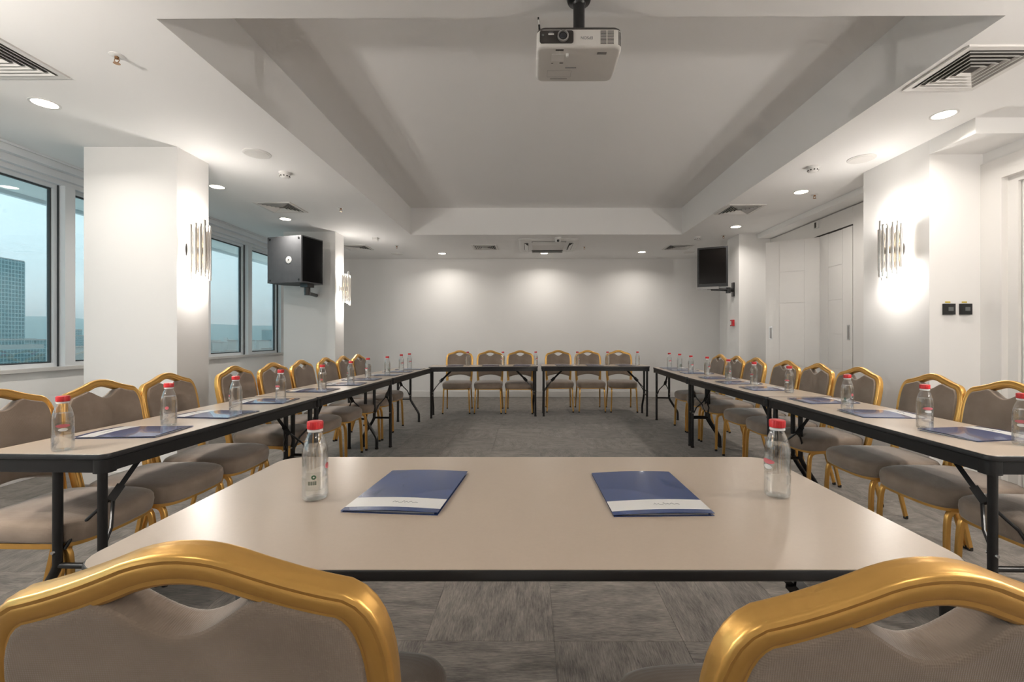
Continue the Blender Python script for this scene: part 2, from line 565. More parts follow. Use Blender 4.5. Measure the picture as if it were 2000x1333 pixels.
# pillars on the window side
def pillar(x0, x1, y0, y1, name='pillar'):
    p = struct(empty(name, ((x0+x1)/2, (y0+y1)/2, 0)))
    a, b = (x1-x0)/2, (y1-y0)/2
    MB().box((-a, -b, 0), (a, b, H)).build('shaft', 'wall', p, bevel=0.006)
    MB().ring([(-a-.014,-b-.014),(a+.014,-b-.014),(a+.014,b+.014),(-a-.014,b+.014)],
              [(-a+.002,-b+.002),(a-.002,-b+.002),(a-.002,b-.002),(-a+.002,b-.002)], 0.0, 0.10).build('baseboard', 'trim', p, bevel=0.003)
    return p
pillar(-3.58, -2.83, 3.587, 3.94)
pillar(-3.58, -2.83, 6.50, 6.80)
# right-hand pilasters
pillar(3.08, 3.74, 3.50, 4.19, 'pilaster')
pillar(3.08, 3.74, 6.69, 7.08, 'pilaster')
# right walls
struct(MB().box((XD, 4.19, 0), (3.75, 6.69, H)).build('wall_right', 'wall'))
struct(MB().box((3.68, 7.08, 0), (3.75, Y1, H)).build('wall_right_far', 'wall'))
struct(MB().box((3.35, 4.19, 2.633), (XD, 6.69, H)).build('trim_5', 'ceiling', bevel=0.003))
nw = MB()
nw.box((XN, Y0, 2.51), (3.75, 3.50, H))
nw.box((XN, Y0, 0), (3.75, 1.45, 2.51))
struct(nw.build('wall_right_near', 'wall'))
struct(MB().box((3.08, 3.14, 2.59), (XN, 3.50, H)).build('trim_6', 'ceiling', bevel=0.003))

# baseboards
def base(name, a, b):
    return struct(MB().box(a, b).build(name, 'trim', bevel=0.003))
base('baseboard_back', (XW, Y1 - 0.015, 0), (3.68, Y1, 0.115))
base('baseboard_left', (XW, Y0, 0), (XW + 0.015, Y1 - 0.015, 0.10))
base('baseboard_right', (XD - 0.015, 6.05, 0), (XD, 6.69, 0.10))

# ------------------------------------------------------------------ doors on the right
def door_leaf(name, loc, rz, wd, ht, handle_side, flip=False):
    """leaf in local XZ plane, x from 0 to wd, visible face at -y (or +y if flip)"""
    d = struct(empty(name, loc, rz))
    s = 1 if flip else -1
    t = 0.02
    def bx(x0, x1, z0, z1, ya, yb): 
        return MB().box((x0, min(ya, yb), z0), (x1, max(ya, yb), z1))
    bx(0.0, wd, 0.0, ht, -t, t).build('core', 'door', d)
    sw = 0.155
    bx(0, sw, 0, ht, s*t, s*(t+0.006)).build('stile', 'door', d, bevel=0.0015)
    bx(wd - sw, wd, 0, ht, s*t, s*(t+0.006)).build('stile', 'door', d, bevel=0.0015)
    n = 6
    ph = ht / n
    for k in range(n):
        bx(sw + 0.004, wd - sw - 0.004, k*ph + 0.003, (k+1)*ph - 0.003, s*t, s*(t+0.006)).build('panel', 'door', d, bevel=0.0015)
    hx = 0.06 if handle_side < 0 else wd - 0.06
    h_ = bx(hx - 0.018, hx + 0.018, 1.13, 1.30, s*(t+0.006), s*(t+0.010)).build('handle', 'steel', d, bevel=0.001)
    bx(hx - 0.011, hx + 0.011, 1.145, 1.285, s*(t+0.010), s*(t+0.0102)).build('finger_recess', 'silver', h_)
    return d
# swung leaf: from (3.078,5.93) to (3.57,5.575)
ax, ay, bx_, by_ = 3.085, 5.93, 3.565, 5.58
ang = math.atan2(by_ - ay, bx_ - ax)
door_leaf('door_1', (ax, ay, 0.012), ang, math.hypot(bx_-ax, by_-ay), 2.395, -1)
# closed leaf in the wall plane (x runs from far to near)
door_leaf('door_2', (3.575, 5.555, 0.012), -PI/2, 0.56, 2.395, 1)
struct(MB().box((3.55, 4.19, 0), (XD, 4.985, 2.62)).build('trim_7', 'door', bevel=0.003))
struct(MB().box((3.545, 4.985, 2.425), (XD, 6.69, 2.62)).build('trim_8', 'door', bevel=0.003))
struct(MB().box((3.55, 4.99, 2.408), (XD, 6.6, 2.425)).build('trim_9', 'vent_dark'))
# near door with its broad frame
fr = MB()
fr.box((XN - 0.018, 3.345, 0), (XN + 0.05, 3.50, 2.505))
fr.box((XN - 0.018, 1.45, 2.355), (XN + 0.05, 3.345, 2.505))
fr.box((XN - 0.018, 1.45, 0), (XN + 0.05, 1.60, 2.355))
struct(fr.build('trim_10', 'door', bevel=0.004))
f2 = MB()
f2.box((XN + 0.03, 3.275, 0), (XN + 0.13, 3.345, 2.355))
f2.box((XN + 0.03, 1.60, 2.31), (XN + 0.13, 3.275, 2.355))
struct(f2.build('trim_11', 'door', bevel=0.004))
door_leaf('door_3', (XN + 0.08, 3.27, 0.012), -PI/2, 1.66, 2.295, 1)
struct(MB().box((XN + 0.13, 1.45, 0), (3.75, 3.5, 2.51)).build('wall_right_door_back', 'wall'))

# ================================================================== furniture
# ------------------------------------------------------------------ banquet chair
TILT = R(10.5)
BY, BZ = -0.205, 0.45
def bp(s, t, n=0.0):
    """chair-back plane: s across, t up the slope, n towards the sitter"""
    return (s, BY - t*math.sin(TILT) + n*math.cos(TILT), BZ + t*math.cos(TILT) + n*math.sin(TILT))

def frame_profile(hn, hw, n=30, groove=0.13):
    pts = []
    for k in range(n):
        a = 2*PI*k/n
        c, s_ = math.cos(a), math.sin(a)
        e = 2/3.2
        x = math.copysign(abs(c)**e, c); y = math.copysign(abs(s_)**e, s_)
        f = 1.0
        for g in (0.5, -0.5):
            for base_ in (0, PI/2, PI, -PI/2):
                d = (a - base_ - g*0.55 + PI) % (2*PI) - PI
                f -= groove * math.exp(-(d/0.13)**2)
        pts.append((x*hn*f, y*hw*f))
    return pts

def make_chair():
    root = empty('banquet_chair')
    root['category'] = 'chair'
    # back frame: ribbed section swept along the crown-shaped outline
    half = [(0.186, -0.05), (0.200, 0.18), (0.207, 0.437), (0.115, 0.459), (0.0, 0.508)]
    ctrl = half + [(-x, y) for x, y in half[-2::-1]]
    path = chaikin(ctrl, 3)
    prof = frame_profile(0.0200, 0.0180)
    loops = []
    for i, (s, t) in enumerate(path):
        a = Vector(path[max(i-1, 0)]); b = Vector(path[min(i+1, len(path)-1)])
        tg = (b - a).normalized(); nx, ny = tg.y, -tg.x
        loops.append([bp(s + nx*p, t + ny*p, w) for p, w in prof])
    MB().layers(loops).build('back_frame', 'gold', root, smooth=40)
    # upholstered back with the hand-hole scoop at the top and an arched lower edge
    inner = [(s, t) for s, t in path]
    ins = []
    for i, (s, t) in enumerate(inner):
        a = Vector(inner[max(i-1, 0)]); b = Vector(inner[min(i+1, len(inner)-1)])
        tg = (b - a).normalized(); nx, ny = -tg.y, tg.x
        ins.append((s + nx*0.011, t + ny*0.011))
    outl = []
    for s, t in ins:
        if t < 0.085: continue
        if abs(s) < 0.082 and t > 0.3: continue
        outl.append((s, t))
    # scoop: goes from right (s=+.072) to left
    right = [p for p in outl if p[0] > 0]; left = [p for p in outl if p[0] < 0]
    ts = right[-1][1]
    scoop = []
    for k in range(1, 16):
        u = k/16.0
        s = 0.070*math.cos(PI*u)
        scoop.append((0.079*(1-2*u), ts - 0.040*math.sin(PI*u)**1.3))
    bottom = []
    for k in range(0, 17):
        u = k/16.0
        s = left[-1][0] + (right[0][0]-left[-1][0])*u
        bottom.append((s, 0.078 + 0.040*math.sin(PI*u)))
    out = right + scoop + left + bottom      # runs counter-clockwise seen from the sitter
    area = sum(out[i-1][0]*out[i][1] - out[i][0]*out[i-1][1] for i in range(len(out)))
    if area < 0: out = out[::-1]
    lay = []
    for n_, d_ in ((-0.0205, 0.0095), (-0.0205, 0.0055), (-0.019, 0.002), (-0.016, 0.0), (0.016, 0.0), (0.022, 0.002), (0.0255, 0.005), (0.0265, 0.009), (0.0265, 0.013)):
        lay.append([bp(s, t, n_) for s, t in inset(out, d_)])
    MB().layers(lay).build('backrest', 'fabric', root, smooth=28)
    # seat cushion
    seat = []
    for k in range(64):
        a = 2*PI*k/64
        c, s_ = math.cos(a), math.sin(a)
        e = 2/5.0
        x = math.copysign(abs(c)**e, c); y = math.copysign(abs(s_)**e, s_)
        w = 0.205 + 0.018*(y*0.5 + 0.5)
        yy = 0.02 + y*0.222 + (0.018*(1 - x*x) if y > 0 else 0)
        seat.append((x*w, yy))
    lay = []
    for z, d_ in ((0.392, 0.012), (0.395, 0.004), (0.405, 0.0), (0.435, -0.004), (0.456, -0.002), (0.468, 0.006), (0.476, 0.020)):
        lay.append([(x, y, z - 0.010*max(0, (y-0.1))/0.14) for x, y in inset(seat, d_)])
    top_loop = inset(seat, 0.020)
    for z, k in ((0.481, 0.86), (0.4855, 0.68), (0.488, 0.45), (0.4892, 0.2)):
        lay.append([(x*k, 0.02 + (y - 0.02)*k, z - 0.010*max(0, (0.02 + (y - 0.02)*k - 0.1))/0.14) for x, y in top_loop])
    MB().layers(lay).build('seat', 'fabric', root, smooth=60)
    # gold rail under the cushion
    rail = inset(seat, 0.012)
    MB().ring(inset(seat, 0.004), inset(seat, 0.03), 0.372, 0.392).build('seat_rail', 'gold', root, bevel=0.003)
    # legs
    lp = frame_profile(0.0125, 0.0145, 18, 0.12)
    def leg(path3):
        P = [Vector(p) for p in chaikin(path3, 2)]
        loops = []
        for i, p in enumerate(P):
            t = (P[min(i+1, len(P)-1)] - P[max(i-1, 0)]).normalized()
            ax_ = Vector((1, 0, 0)); ax_ = (ax_ - t*ax_.dot(t)).normalized()
            by2 = t.cross(ax_)
            k = 1.0 - 0.18*i/(len(P)-1)
            loops.append([tuple(p + (ax_*a + by2*b)*k) for a, b in lp])
        return MB().layers(loops)
    for sx in (-1, 1):
        l = leg([(sx*0.178, 0.03, 0.382), (sx*0.186, 0.135, 0.380), (sx*0.191, 0.205, 0.372), (sx*0.193, 0.218, 0.30), (sx*0.198, 0.222, 0.12), (sx*0.204, 0.226, 0.012)]).build('leg', 'gold', root, smooth=40)
        MB().lathe([(0.011, 0.0), (0.013, 0.002), (0.013, 0.018), (0.011, 0.020)], 12, (sx*0.204, 0.226, 0)).build('foot', 'rubber', l, smooth=40)
        l = leg([bp(sx*0.187, 0.02), (sx*0.189, -0.208, 0.38), (sx*0.196, -0.235, 0.22), (sx*0.203, -0.290, 0.012)]).build('leg', 'gold', root, smooth=40)
        MB().lathe([(0.011, 0.0), (0.013, 0.002), (0.013, 0.018), (0.011, 0.020)], 12, (sx*0.203, -0.290, 0)).build('foot', 'rubber', l, smooth=40)
    return root

chair = make_chair()
used = False
# window side, facing +x
G = 'chairs along the window-side tables'
left_y = [1.91, 2.325, 2.775, 3.44, 3.885, 4.36, 4.86, 5.30, 5.74]
left_x = [-1.99, -1.95, -1.955, -1.985, -1.95, -1.94, -1.93, -1.92, -1.92]
for i, (y, x) in enumerate(zip(left_y, left_x)):
    lab = 'taupe gold-framed banquet chair on the window side, %s from the camera' % (ORD[i] if i else 'first')
    place(chair, used, (x, y, 0), -PI/2 + R([1, -1, 2, 0, -2, 1, 0, 2, -1][i]), lab, G); used = True
G = 'chairs along the door-side tables'
right_y = [1.835, 2.29, 2.735, 3.33, 3.82, 4.27, 4.86, 5.32, 5.78]
for i, y in enumerate(right_y):
    lab = 'taupe gold-framed banquet chair on the door side, %s from the camera' % (ORD[i] if i else 'first')
    place(chair, used, (2.135, y, 0), PI/2 + R([0, 1, -1, 2, -2, 1, 0, -1, 1][i]), lab, G)
G = 'chairs along the far wall'
bk_x = [-1.152, -0.661, -0.180, 0.454, 0.949, 1.452]
for i, x in enumerate(bk_x):
    lab = 'taupe gold-framed banquet chair before the far wall, %s from the left' % (ORD[i] if i else 'first')
    place(chair, used, (x, (7.09 if i < 3 else 7.23), 0), PI + R([3, 1, -1, 0, 1, -1][i]), lab, G)
G = 'chairs at the front table'
place(chair, used, (-0.387, 0.778, 0), R(2.5), 'large foreground banquet chair seen from behind, left one at the front table', G)
place(chair, used, (0.388, 0.745, 0), R(2.0), 'large foreground banquet chair seen from behind, right one at the front table', G)

# ------------------------------------------------------------------ folding tables
ZT = 0.745
def leg_frame(root, ex, inward, kink, W, sep):
    """folding leg set at x = ex; inward = direction of the table centre; kink = side of the bent leg (+1/-1)"""
    r = 0.0155
    top = ZT - 0.03
    ys = -kink*(W/2 - 0.045)
    yk = ys + kink*sep
    l1 = MB().tube([(ex, ys, top), (ex, ys, 0.012)], r, 12).build('leg', 'blackmetal', root, smooth=40)
    MB().lathe([(0.012, 0), (0.018, 0.003), (0.018, 0.014), (0.015, 0.016)], 12, (ex, ys, 0)).build('glide', 'rubber', l1, smooth=40)
    kp = chaikin([(ex, yk, top), (ex, yk, 0.345), (ex, yk, 0.30), (ex, yk + kink*0.115, 0.13), (ex, yk + kink*0.12, 0.09), (ex, yk + kink*0.12, 0.012)], 2)
    l2 = MB().tube(kp, r, 12).build('leg', 'blackmetal', root, smooth=40)
    MB().lathe([(0.012, 0), (0.018, 0.003), (0.018, 0.014), (0.015, 0.016)], 12, (ex, yk + kink*0.12, 0)).build('glide', 'rubber', l2, smooth=40)
    MB().tube([(ex, ys, 0.315), (ex, yk, 0.315)], 0.011, 10).build('crossbar', 'blackmetal', root, smooth=40)
    # lock brace: flat bar from the underside, collar, two fork rods
    ym = (ys + yk)/2
    a = Vector((ex + inward*0.31, ym, top - 0.005)); c = Vector((ex + inward*0.125, ym, 0.525))
    br = MB().tube([tuple(a), tuple(c)], 0.013, 4).build('brace', 'blackmetal', root)
    d = (c - a).normalized()
    MB().tube([tuple(c - d*0.055), tuple(c + d*0.012)], 0.021, 4).build('lock_collar', 'black', br)
    for yy in (ys, yk):
        e = (ex + inward*0.012, yy + (0.012 if yy < ym else -0.012), 0.37)
        mid = (ex + inward*0.055, yy*0.75 + ym*0.25, 0.435)
        MB().tube([tuple(c - d*0.01), mid, e], 0.0065, 8).build('fork_rod', 'blackmetal', br, smooth=40)
        MB().lathe([(0.006, -0.022), (0.006, 0.022)], 8, (0, 0, 0), Matrix.Translation((ex, yy, 0.37)) @ Matrix.Rotation(PI/2, 4, 'Y')).build('bolt', 'steel', br)

def make_table(name, L, W, kinks, apron=True, rad=0.03):
    root = empty(name)
    root['category'] = 'table'
    po = rrect(L, W, rad)
    z0 = ZT - 0.022
    lay = [[(x, y, z0) for x, y in inset(po, 0.003)], [(x, y, z0 + 0.003) for x, y in po], [(x, y, ZT - 0.004) for x, y in po],
           [(x, y, ZT - 0.001) for x, y in inset(po, 0.002)]]
    MB().layers(lay).build('edge_band', 'black', root, smooth=40)
    MB().layers([[(x, y, ZT - 0.0012) for x, y in inset(po, 0.0035)], [(x, y, ZT) for x, y in inset(po, 0.0045)]]).build('tabletop', 'laminate', root)
    if apron:
        pa = inset(po, 0.008)
        MB().ring(pa, inset(pa, 0.014), ZT - 0.070, z0).build('apron', 'black', root, bevel=0.002)
        for sx in (-1, 1):
            for sy in (-1, 1):
                cx, cy = sx*(L/2 - 0.008), sy*(W/2 - 0.008)
                pts = rrect(0.062, 0.062, 0.024, 6, cx - sx*0.028, cy - sy*0.028)
                MB().prism(pts, ZT - 0.074, z0 - 0.001).build('corner_cap', 'black', root, bevel=0.002)
    else:
        pa = inset(po, 0.10)
        MB().ring(pa, inset(pa, 0.025), ZT - 0.065, z0).build('apron', 'black', root, bevel=0.002)
    for sx, k in zip((-1, 1), kinks):
        leg_frame(root, sx*(L/2 - 0.036), -sx, k, W, 0.175 if apron else 0.5)
    return root

def line_table(name, p0, p1, side, W, label, group, kinks, cat='table'):
    """table whose room-side long edge runs from p0 to p1; side = +1 if the table body lies to the left of p0->p1"""
    dx, dy = p1[0]-p0[0], p1[1]-p0[1]
    L = math.hypot(dx, dy) - 0.012
    a = math.atan2(dy, dx)
    cx = (p0[0]+p1[0])/2 - math.sin(a)*side*W/2
    cy = (p0[1]+p1[1])/2 + math.cos(a)*side*W/2
    t = make_table(name, L, W, kinks)
    t.location = (cx, cy, 0); t.rotation_euler = (0, 0, a)
    tag(t, label, cat, group)
    return t

G = 'window-side folding tables'
LT = [(-1.570, 1.645), (-1.525, 3.235), (-1.455, 4.75), (-1.385, 6.25)]
for i in range(3):
    line_table('folding_table', LT[i], LT[i+1], 1, 0.50, 'long narrow beige folding table on the window side, %s from the camera' % ['first', 'second', 'third'][i], G, [(1, 1), (1, -1), (1, -1)][i])
G = 'door-side folding tables'
RT = [(1.672, 1.645), (1.70, 3.265), (1.67, 4.84), (1.735, 6.43)]
for i in range(3):
    line_table('folding_table', RT[i], RT[i+1], -1, 0.50, 'long narrow beige folding table on the door side, %s from the camera' % ['first', 'second', 'third'][i], G, [(-1, -1), (-1, -1), (-1, -1)][i])
G = 'far folding tables'
line_table('folding_table', (-1.475, 6.44), (0.112, 6.62), 1, 0.48, 'beige folding table before the far wall, left one of two', G, (1, 1))
line_table('folding_table', (0.147, 6.62), (1.757, 6.62), 1, 0.48, 'beige folding table before the far wall, right one of two', G, (1, 1))
ft = make_table('front_table', 1.735, 0.795, (1, 1), apron=False, rad=0.075)
ft.location = (-0.014, 1.235, 0); ft.rotation_euler = (0, 0, R(0.3))
tag(ft, 'wide beige table in the foreground holding two blue folders', 'table')

# ------------------------------------------------------------------ water bottles
def arc_patch(r, a0, a1, z0, z1, n=10, t=0.0006, shape=None, m=7):
    mb = MB(); vs = []; fs = []
    for j in range(m + 1):
        for i in range(n + 1):
            u = i/n*2 - 1; v = j/m*2 - 1
            if shape == 'oval':
                uu = u*math.sqrt(max(0, 1 - v*v/2)); vv = v*math.sqrt(max(0, 1 - u*u/2))
            else: uu, vv = u, v
            a = (a0+a1)/2 + uu*(a1-a0)/2; z = (z0+z1)/2 + vv*(z1-z0)/2
            vs.append((r*math.cos(a), r*math.sin(a), z))
    w = n + 1
    for j in range(m):
        for i in range(n):
            fs.append((j*w+i, j*w+i+1, (j+1)*w+i+1, (j+1)*w+i))
    return mb.add(vs, fs)

BR = 0.0325
def make_bottle(kind):
    root = empty('water_bottle')
    root['category'] = 'bottle'
    prof = [(0.020, 0.004), (0.027, 0.0), (0.0305, 0.003), (BR, 0.010), (BR, 0.060), (BR - 0.0012, 0.064), (BR, 0.068), (BR, 0.122),
            (BR - 0.0008, 0.134), (BR - 0.004, 0.147), (0.0245, 0.160), (0.0195, 0.172), (0.0172, 0.178), (0.0165, 0.188)]
    MB().lathe(prof, 32).build('body', 'pet', root, smooth=50)
    wp = [(0.018, 0.0055), (0.026, 0.002), (0.0293, 0.005), (BR - 0.0013, 0.011), (BR - 0.0013, 0.059), (BR - 0.0024, 0.064), (BR - 0.0013, 0.069), (BR - 0.0013, 0.121), (BR - 0.002, 0.134), (BR - 0.0045, 0.1435)]
    MB().lathe(wp, 32).build('water', 'water', root, smooth=50)
    MB().lathe([(0.0165, 0.180), (0.0192, 0.181), (0.0192, 0.186), (0.0168, 0.1875)], 24).build('neck_ring', 'neck', root, smooth=40)
    cp = MB()
    n = 48; loops = []
    for r, z in ((0.0180, 0.1878), (0.0198, 0.1888), (0.0200, 0.205), (0.0190, 0.2075), (0.0165, 0.2085)):
        loops.append([((r + (0.0004 if k % 2 else -0.0003))*math.cos(2*PI*k/n), (r + (0.0004 if k % 2 else -0.0003))*math.sin(2*PI*k/n), z) for k in range(n)])
    cp.layers(loops).build('cap', 'cap', root, smooth=25)
    f = -PI/2
    if kind == 'oval':
        lab = arc_patch(BR + 0.0005, f - 0.85, f + 0.85, 0.073, 0.113, 12, shape='oval').build('label', 'label_clear', root, smooth=60)
        arc_patch(BR + 0.0009, f - 0.62, f + 0.62, 0.091, 0.104, 10, shape='oval').build('red_lettering', 'label_red', lab, smooth=60)
        arc_patch(BR + 0.0009, f - 0.40, f + 0.42, 0.077, 0.089, 10, shape='oval').build('white_patch', 'label_white', lab, smooth=60)
    else:
        lab = arc_patch(BR + 0.0005, f - 0.75, f + 0.45, 0.030, 0.078, 12).build('label', 'label_clear', root, smooth=60)
        arc_patch(BR + 0.0009, f - 0.26, f + 0.10, 0.060, 0.0715, 8, shape='oval').build('green_emblem', 'label_green', lab, smooth=60)
        arc_patch(BR + 0.0013, f - 0.15, f - 0.01, 0.0635, 0.068, 6, shape='oval').build('emblem_centre', 'label_white', lab, smooth=60)
        x = f - 0.5
        for wd in (0.06, 0.12, 0.05, 0.14, 0.10, 0.05, 0.13):
            arc_patch(BR + 0.0009, x, x + wd*0.7, 0.0455, 0.0555, 3).build('print_block', 'label_grey', lab, smooth=60)
            x += wd
        arc_patch(BR + 0.0009, f + 0.85, f + 1.3, 0.082, 0.098, 8, shape='oval').build('red_lettering', 'label_red', root, smooth=60)
    return root

bo, bb = make_bottle('oval'), make_bottle('back')
uo = ub = False
def bottle(x, y, rz, label, group, kind='oval'):
    global uo, ub
    if kind == 'oval':
        place(bo, uo, (x, y, ZT), rz, label, group); uo = True
    else:
        place(bb, ub, (x, y, ZT), rz, label, group); ub = True

rnd = random.Random(4)
LB = [(-1.791, 1.714), (-1.772, 2.195), (-1.70, 2.585), (-1.715, 3.08), (-1.69, 3.64), (-1.683, 4.20), (-1.74, 4.80), (-1.66, 5.20), (-1.665, 5.78), (-1.655, 6.13)]
for i, (x, y) in enumerate(LB):
    bottle(x, y, R(46) if i == 0 else rnd.uniform(-1.2, 1.2), 'red-capped water bottle on the window-side tables, %s from the camera' % (ORD[i] if i else 'first'), 'bottles on the window-side tables', 'oval' if i % 3 != 1 else 'back')
RB = [(1.972, 1.817), (1.869, 2.149), (1.893, 2.707), (2.00, 3.50), (2.00, 4.05), (1.975, 4.52), (1.99, 5.10), (1.93, 5.45), (1.97, 5.98), (1.94, 6.33)]
for i, (x, y) in enumerate(RB):
    bottle(x, y, rnd.uniform(-1.4, 0.6), 'red-capped water bottle on the door-side tables, %s from the camera' % (ORD[i] if i else 'first'), 'bottles on the door-side tables', 'oval' if i % 3 != 2 else 'back')
BB = [(-0.955, 6.80), (-0.425, 6.84), (0.073, 6.90), (0.705, 6.86), (1.165, 6.86), (1.625, 6.88)]
for i, (x, y) in enumerate(BB):
    bottle(x, y, rnd.uniform(-2, 2), 'small-looking water bottle on the far tables, %s from the left' % (ORD[i] if i else 'first'), 'bottles on the far tables')
bottle(-0.580, 1.208, R(24), 'red-capped water bottle on the foreground table, left of the folders', 'bottles on the foreground table', 'back')
bottle(0.673, 1.235, R(-75), 'red-capped water bottle on the foreground table, right of the folders', 'bottles on the foreground table')

# ------------------------------------------------------------------ folders
def sheet(w, d, z0, z1, lift, t=0.0012, n=14, y0=None, y1=None):
    """gently arched sheet; x across, spine at x=-w/2"""
    y0 = -d/2 if y0 is None else y0; y1 = d/2 if y1 is None else y1
    mb = MB(); top = []; bot = []
    for j in range(3):
        for i in range(n + 1):
            u = i/n; x = -w/2 + w*u; y = y0 + (y1-y0)*j/2
            z = z0 + (z1 - z0)*u + lift*math.sin(PI*u)
            top.append((x, y, z + t)); bot.append((x, y, z))
    W = n + 1; fs = []
    o = len(top)
    for j in range(2):
        for i in range(n):
            fs.append((j*W+i, j*W+i+1, (j+1)*W+i+1, (j+1)*W+i))
            fs.append((o+j*W+i, o+(j+1)*W+i, o+(j+1)*W+i+1, o+j*W+i+1))
    rim = [(0*W+i) for i in range(W)] + [W-1 + W*j for j in range(1, 3)] + [2*W+i for i in range(W-2, -1, -1)] + [W]
    for a, b in zip(rim, rim[1:] + rim[:1]):
        fs.append((a, o+a, o+b, b))
    return mb.add(top + bot, fs)

def make_folder():
    root = empty('paper_folder')
    root['category'] = 'folder'
    w, d = 0.245, 0.335
    MB().box((-w/2, -d/2, 0), (w/2, d/2, 0.0012)).build('back_cover', 'folder', root)
    MB().box((-w/2 + 0.006, -d/2 + 0.008, 0.0012), (w/2 - 0.012, d/2 - 0.008, 0.0038)).build('pages', 'paper', root)
    cv = sheet(w, d, 0.0035, 0.0065, 0.0035).build('front_cover', 'folder', root, smooth=40)
    sheet(w, d, 0.0035 + 0.0012, 0.0065 + 0.0012, 0.0035, 0.0002, 14, -d/2 + 0.022, -d/2 + 0.088).build('white_band', 'folder_white', cv, smooth=40)
    # small handwritten-looking mark in the band
    pts = []
    x = 0.0
    mk = [(0, 0.0), (0.004, 0.006), (0.008, 0.0), (0.012, 0.004), (0.016, -0.001), (0.024, 0.0), (0.027, 0.009), (0.031, 0.0), (0.036, 0.004), (0.040, 0.0), (0.047, 0.006), (0.052, 0.0), (0.060, 0.003), (0.066, 0.0)]
    def zc(xx):
        u = (xx + w/2)/w
        return 0.0049 + 0.003*u + 0.0035*math.sin(PI*u) + 0.0003
    MB().tube([(0.0 + a - 0.01, -d/2 + 0.052 + b*1.4, zc(a - 0.01)) for a, b in mk], 0.0006, 5).build('lettering', 'ink', cv)
    return root

folder = make_folder()
fu = False
def put_folder(x, y, rz, label, group):
    global fu
    place(folder, fu, (x, y, ZT), rz, label, group); fu = True
put_folder(-0.336, 1.270, R(-4.5), 'glossy blue folder with white band on the foreground table, left one', 'folders on the foreground table')
put_folder(0.318, 1.258, R(1.5), 'glossy blue folder with white band on the foreground table, right one', 'folders on the foreground table')
FL = [(-1.79, 2.035), (-1.755, 2.505), (-1.775, 3.01), (-1.755, 3.62), (-1.70, 4.10), (-1.71, 4.563), (-1.655, 5.085), (-1.645, 5.58), (-1.61, 6.00)]
for i, (x, y) in enumerate(FL):
    put_folder(x, y, -PI/2 + R([4, -5, 3, -2, 5, 2, -4, 3, -2][i]), 'dark blue folder on the window-side tables, %s from the camera' % (ORD[i] if i else 'first'), 'folders on the window-side tables')
FR = [(1.985, 2.015), (1.96, 2.53), (1.965, 3.05), (1.95, 3.755), (1.945, 4.24), (1.955, 4.73), (1.97, 5.38), (1.96, 5.83), (1.965, 6.22)]
for i, (x, y) in enumerate(FR):
    put_folder(x, y, PI/2 + R([9, -6, 4, 3, 2, -2, -3, 3, -4][i]), 'dark blue folder on the door-side tables, %s from the camera' % (ORD[i] if i else 'first'), 'folders on the door-side tables')
FB = [(-1.13, 6.72), (-0.60, 6.77), (-0.13, 6.82), (0.50, 6.85), (0.965, 6.85), (1.43, 6.85)]
for i, (x, y) in enumerate(FB):
    put_folder(x, y, PI + R([6, 3, -4, 2, -2, 3][i]), 'dark folder on the far tables, %s from the left' % (ORD[i] if i else 'first'), 'folders on the far tables')

# ================================================================== ceiling fittings
def light(name, kind, loc, energy, col, parent=None, size=0.1, spread=None, rot=(0,0,0)):
    ld = bpy.data.lights.new(name, kind)
    ld.energy = energy; ld.color = col
    if kind == 'AREA':
        ld.shape = 'DISK'; ld.size = size
        if spread: ld.spread = spread
    else:
        ld.shadow_soft_size = size
    o = bpy.data.objects.new(name, ld)
    C.objects.link(o)
    o.location = loc; o.rotation_euler = rot
    if parent: o.parent = parent
    return o

def downlight(x, y, label, watt=None):
    d = empty('downlight', (x, y, H), 0, label, 'ceiling light', 'recessed downlights')
    mb = MB(); n = 32; loops = []
    ro = [(0.078, 0.0), (0.078, -0.003), (0.072, -0.005), (0.064, -0.003), (0.064, 0.0)]
    vs = []; fs = []
    for r, z in ro:
        vs += [(r*math.cos(2*PI*k/n), r*math.sin(2*PI*k/n), z) for k in range(n)]
    for j in range(len(ro) - 1):
        for k in range(n):
            q = (k+1) % n
            fs.append((j*n+k, j*n+q, (j+1)*n+q, (j+1)*n+k))
    mb.add(vs, fs).build('trim_ring', 'plastic_white', d, smooth=40)
    MB().lathe([(0.063, -0.0005), (0.063, -0.002), (0.05, -0.0026)], 32).build('diffuser', 'lamp', d)
    light('lamp', 'AREA', (0, 0, -0.012), DOWNLIGHT_W if watt is None else watt, WARM, d, 0.12, R(150))
downlight(-3.165, 2.915, 'round lit downlight in the window-side ceiling, nearest to the camera')
downlight(-3.18, 4.547, 'round lit downlight in the window-side ceiling just past the first pillar')
downlight(-3.17, 5.798, 'round lit downlight in the window-side ceiling above the loudspeaker')
downlight(2.825, 3.098, 'round lit downlight in the door-side ceiling, nearest to the camera')
downlight(2.835, 4.743, 'round lit downlight in the door-side ceiling, middle one of the row')
downlight(2.83, 6.238, 'round lit downlight in the door-side ceiling, farthest of the row')
downlight(-1.623, 8.22, 'round lit downlight near the far wall, left of the three', BACK_W)
downlight(0.242, 8.20, 'round lit downlight near the far wall, middle of the three', BACK_W)
downlight(1.99, 8.10, 'round lit downlight near the far wall, right of the three', BACK_W)
# unseen downlights added outside the view to brighten the room
for x, y, s in ((-3.165, 1.3, 'window-side'), (-3.165, -0.3, 'window-side'), (2.83, 1.5, 'door-side'), (2.83, -0.1, 'door-side'), (-1.2, -1.2, 'rear left'), (1.2, -1.2, 'rear right')):
    downlight(x, y, 'added unseen fill downlight, %s row at %s' % (s, 'front' if y > 0 else 'back'), REAR_FILL_W)

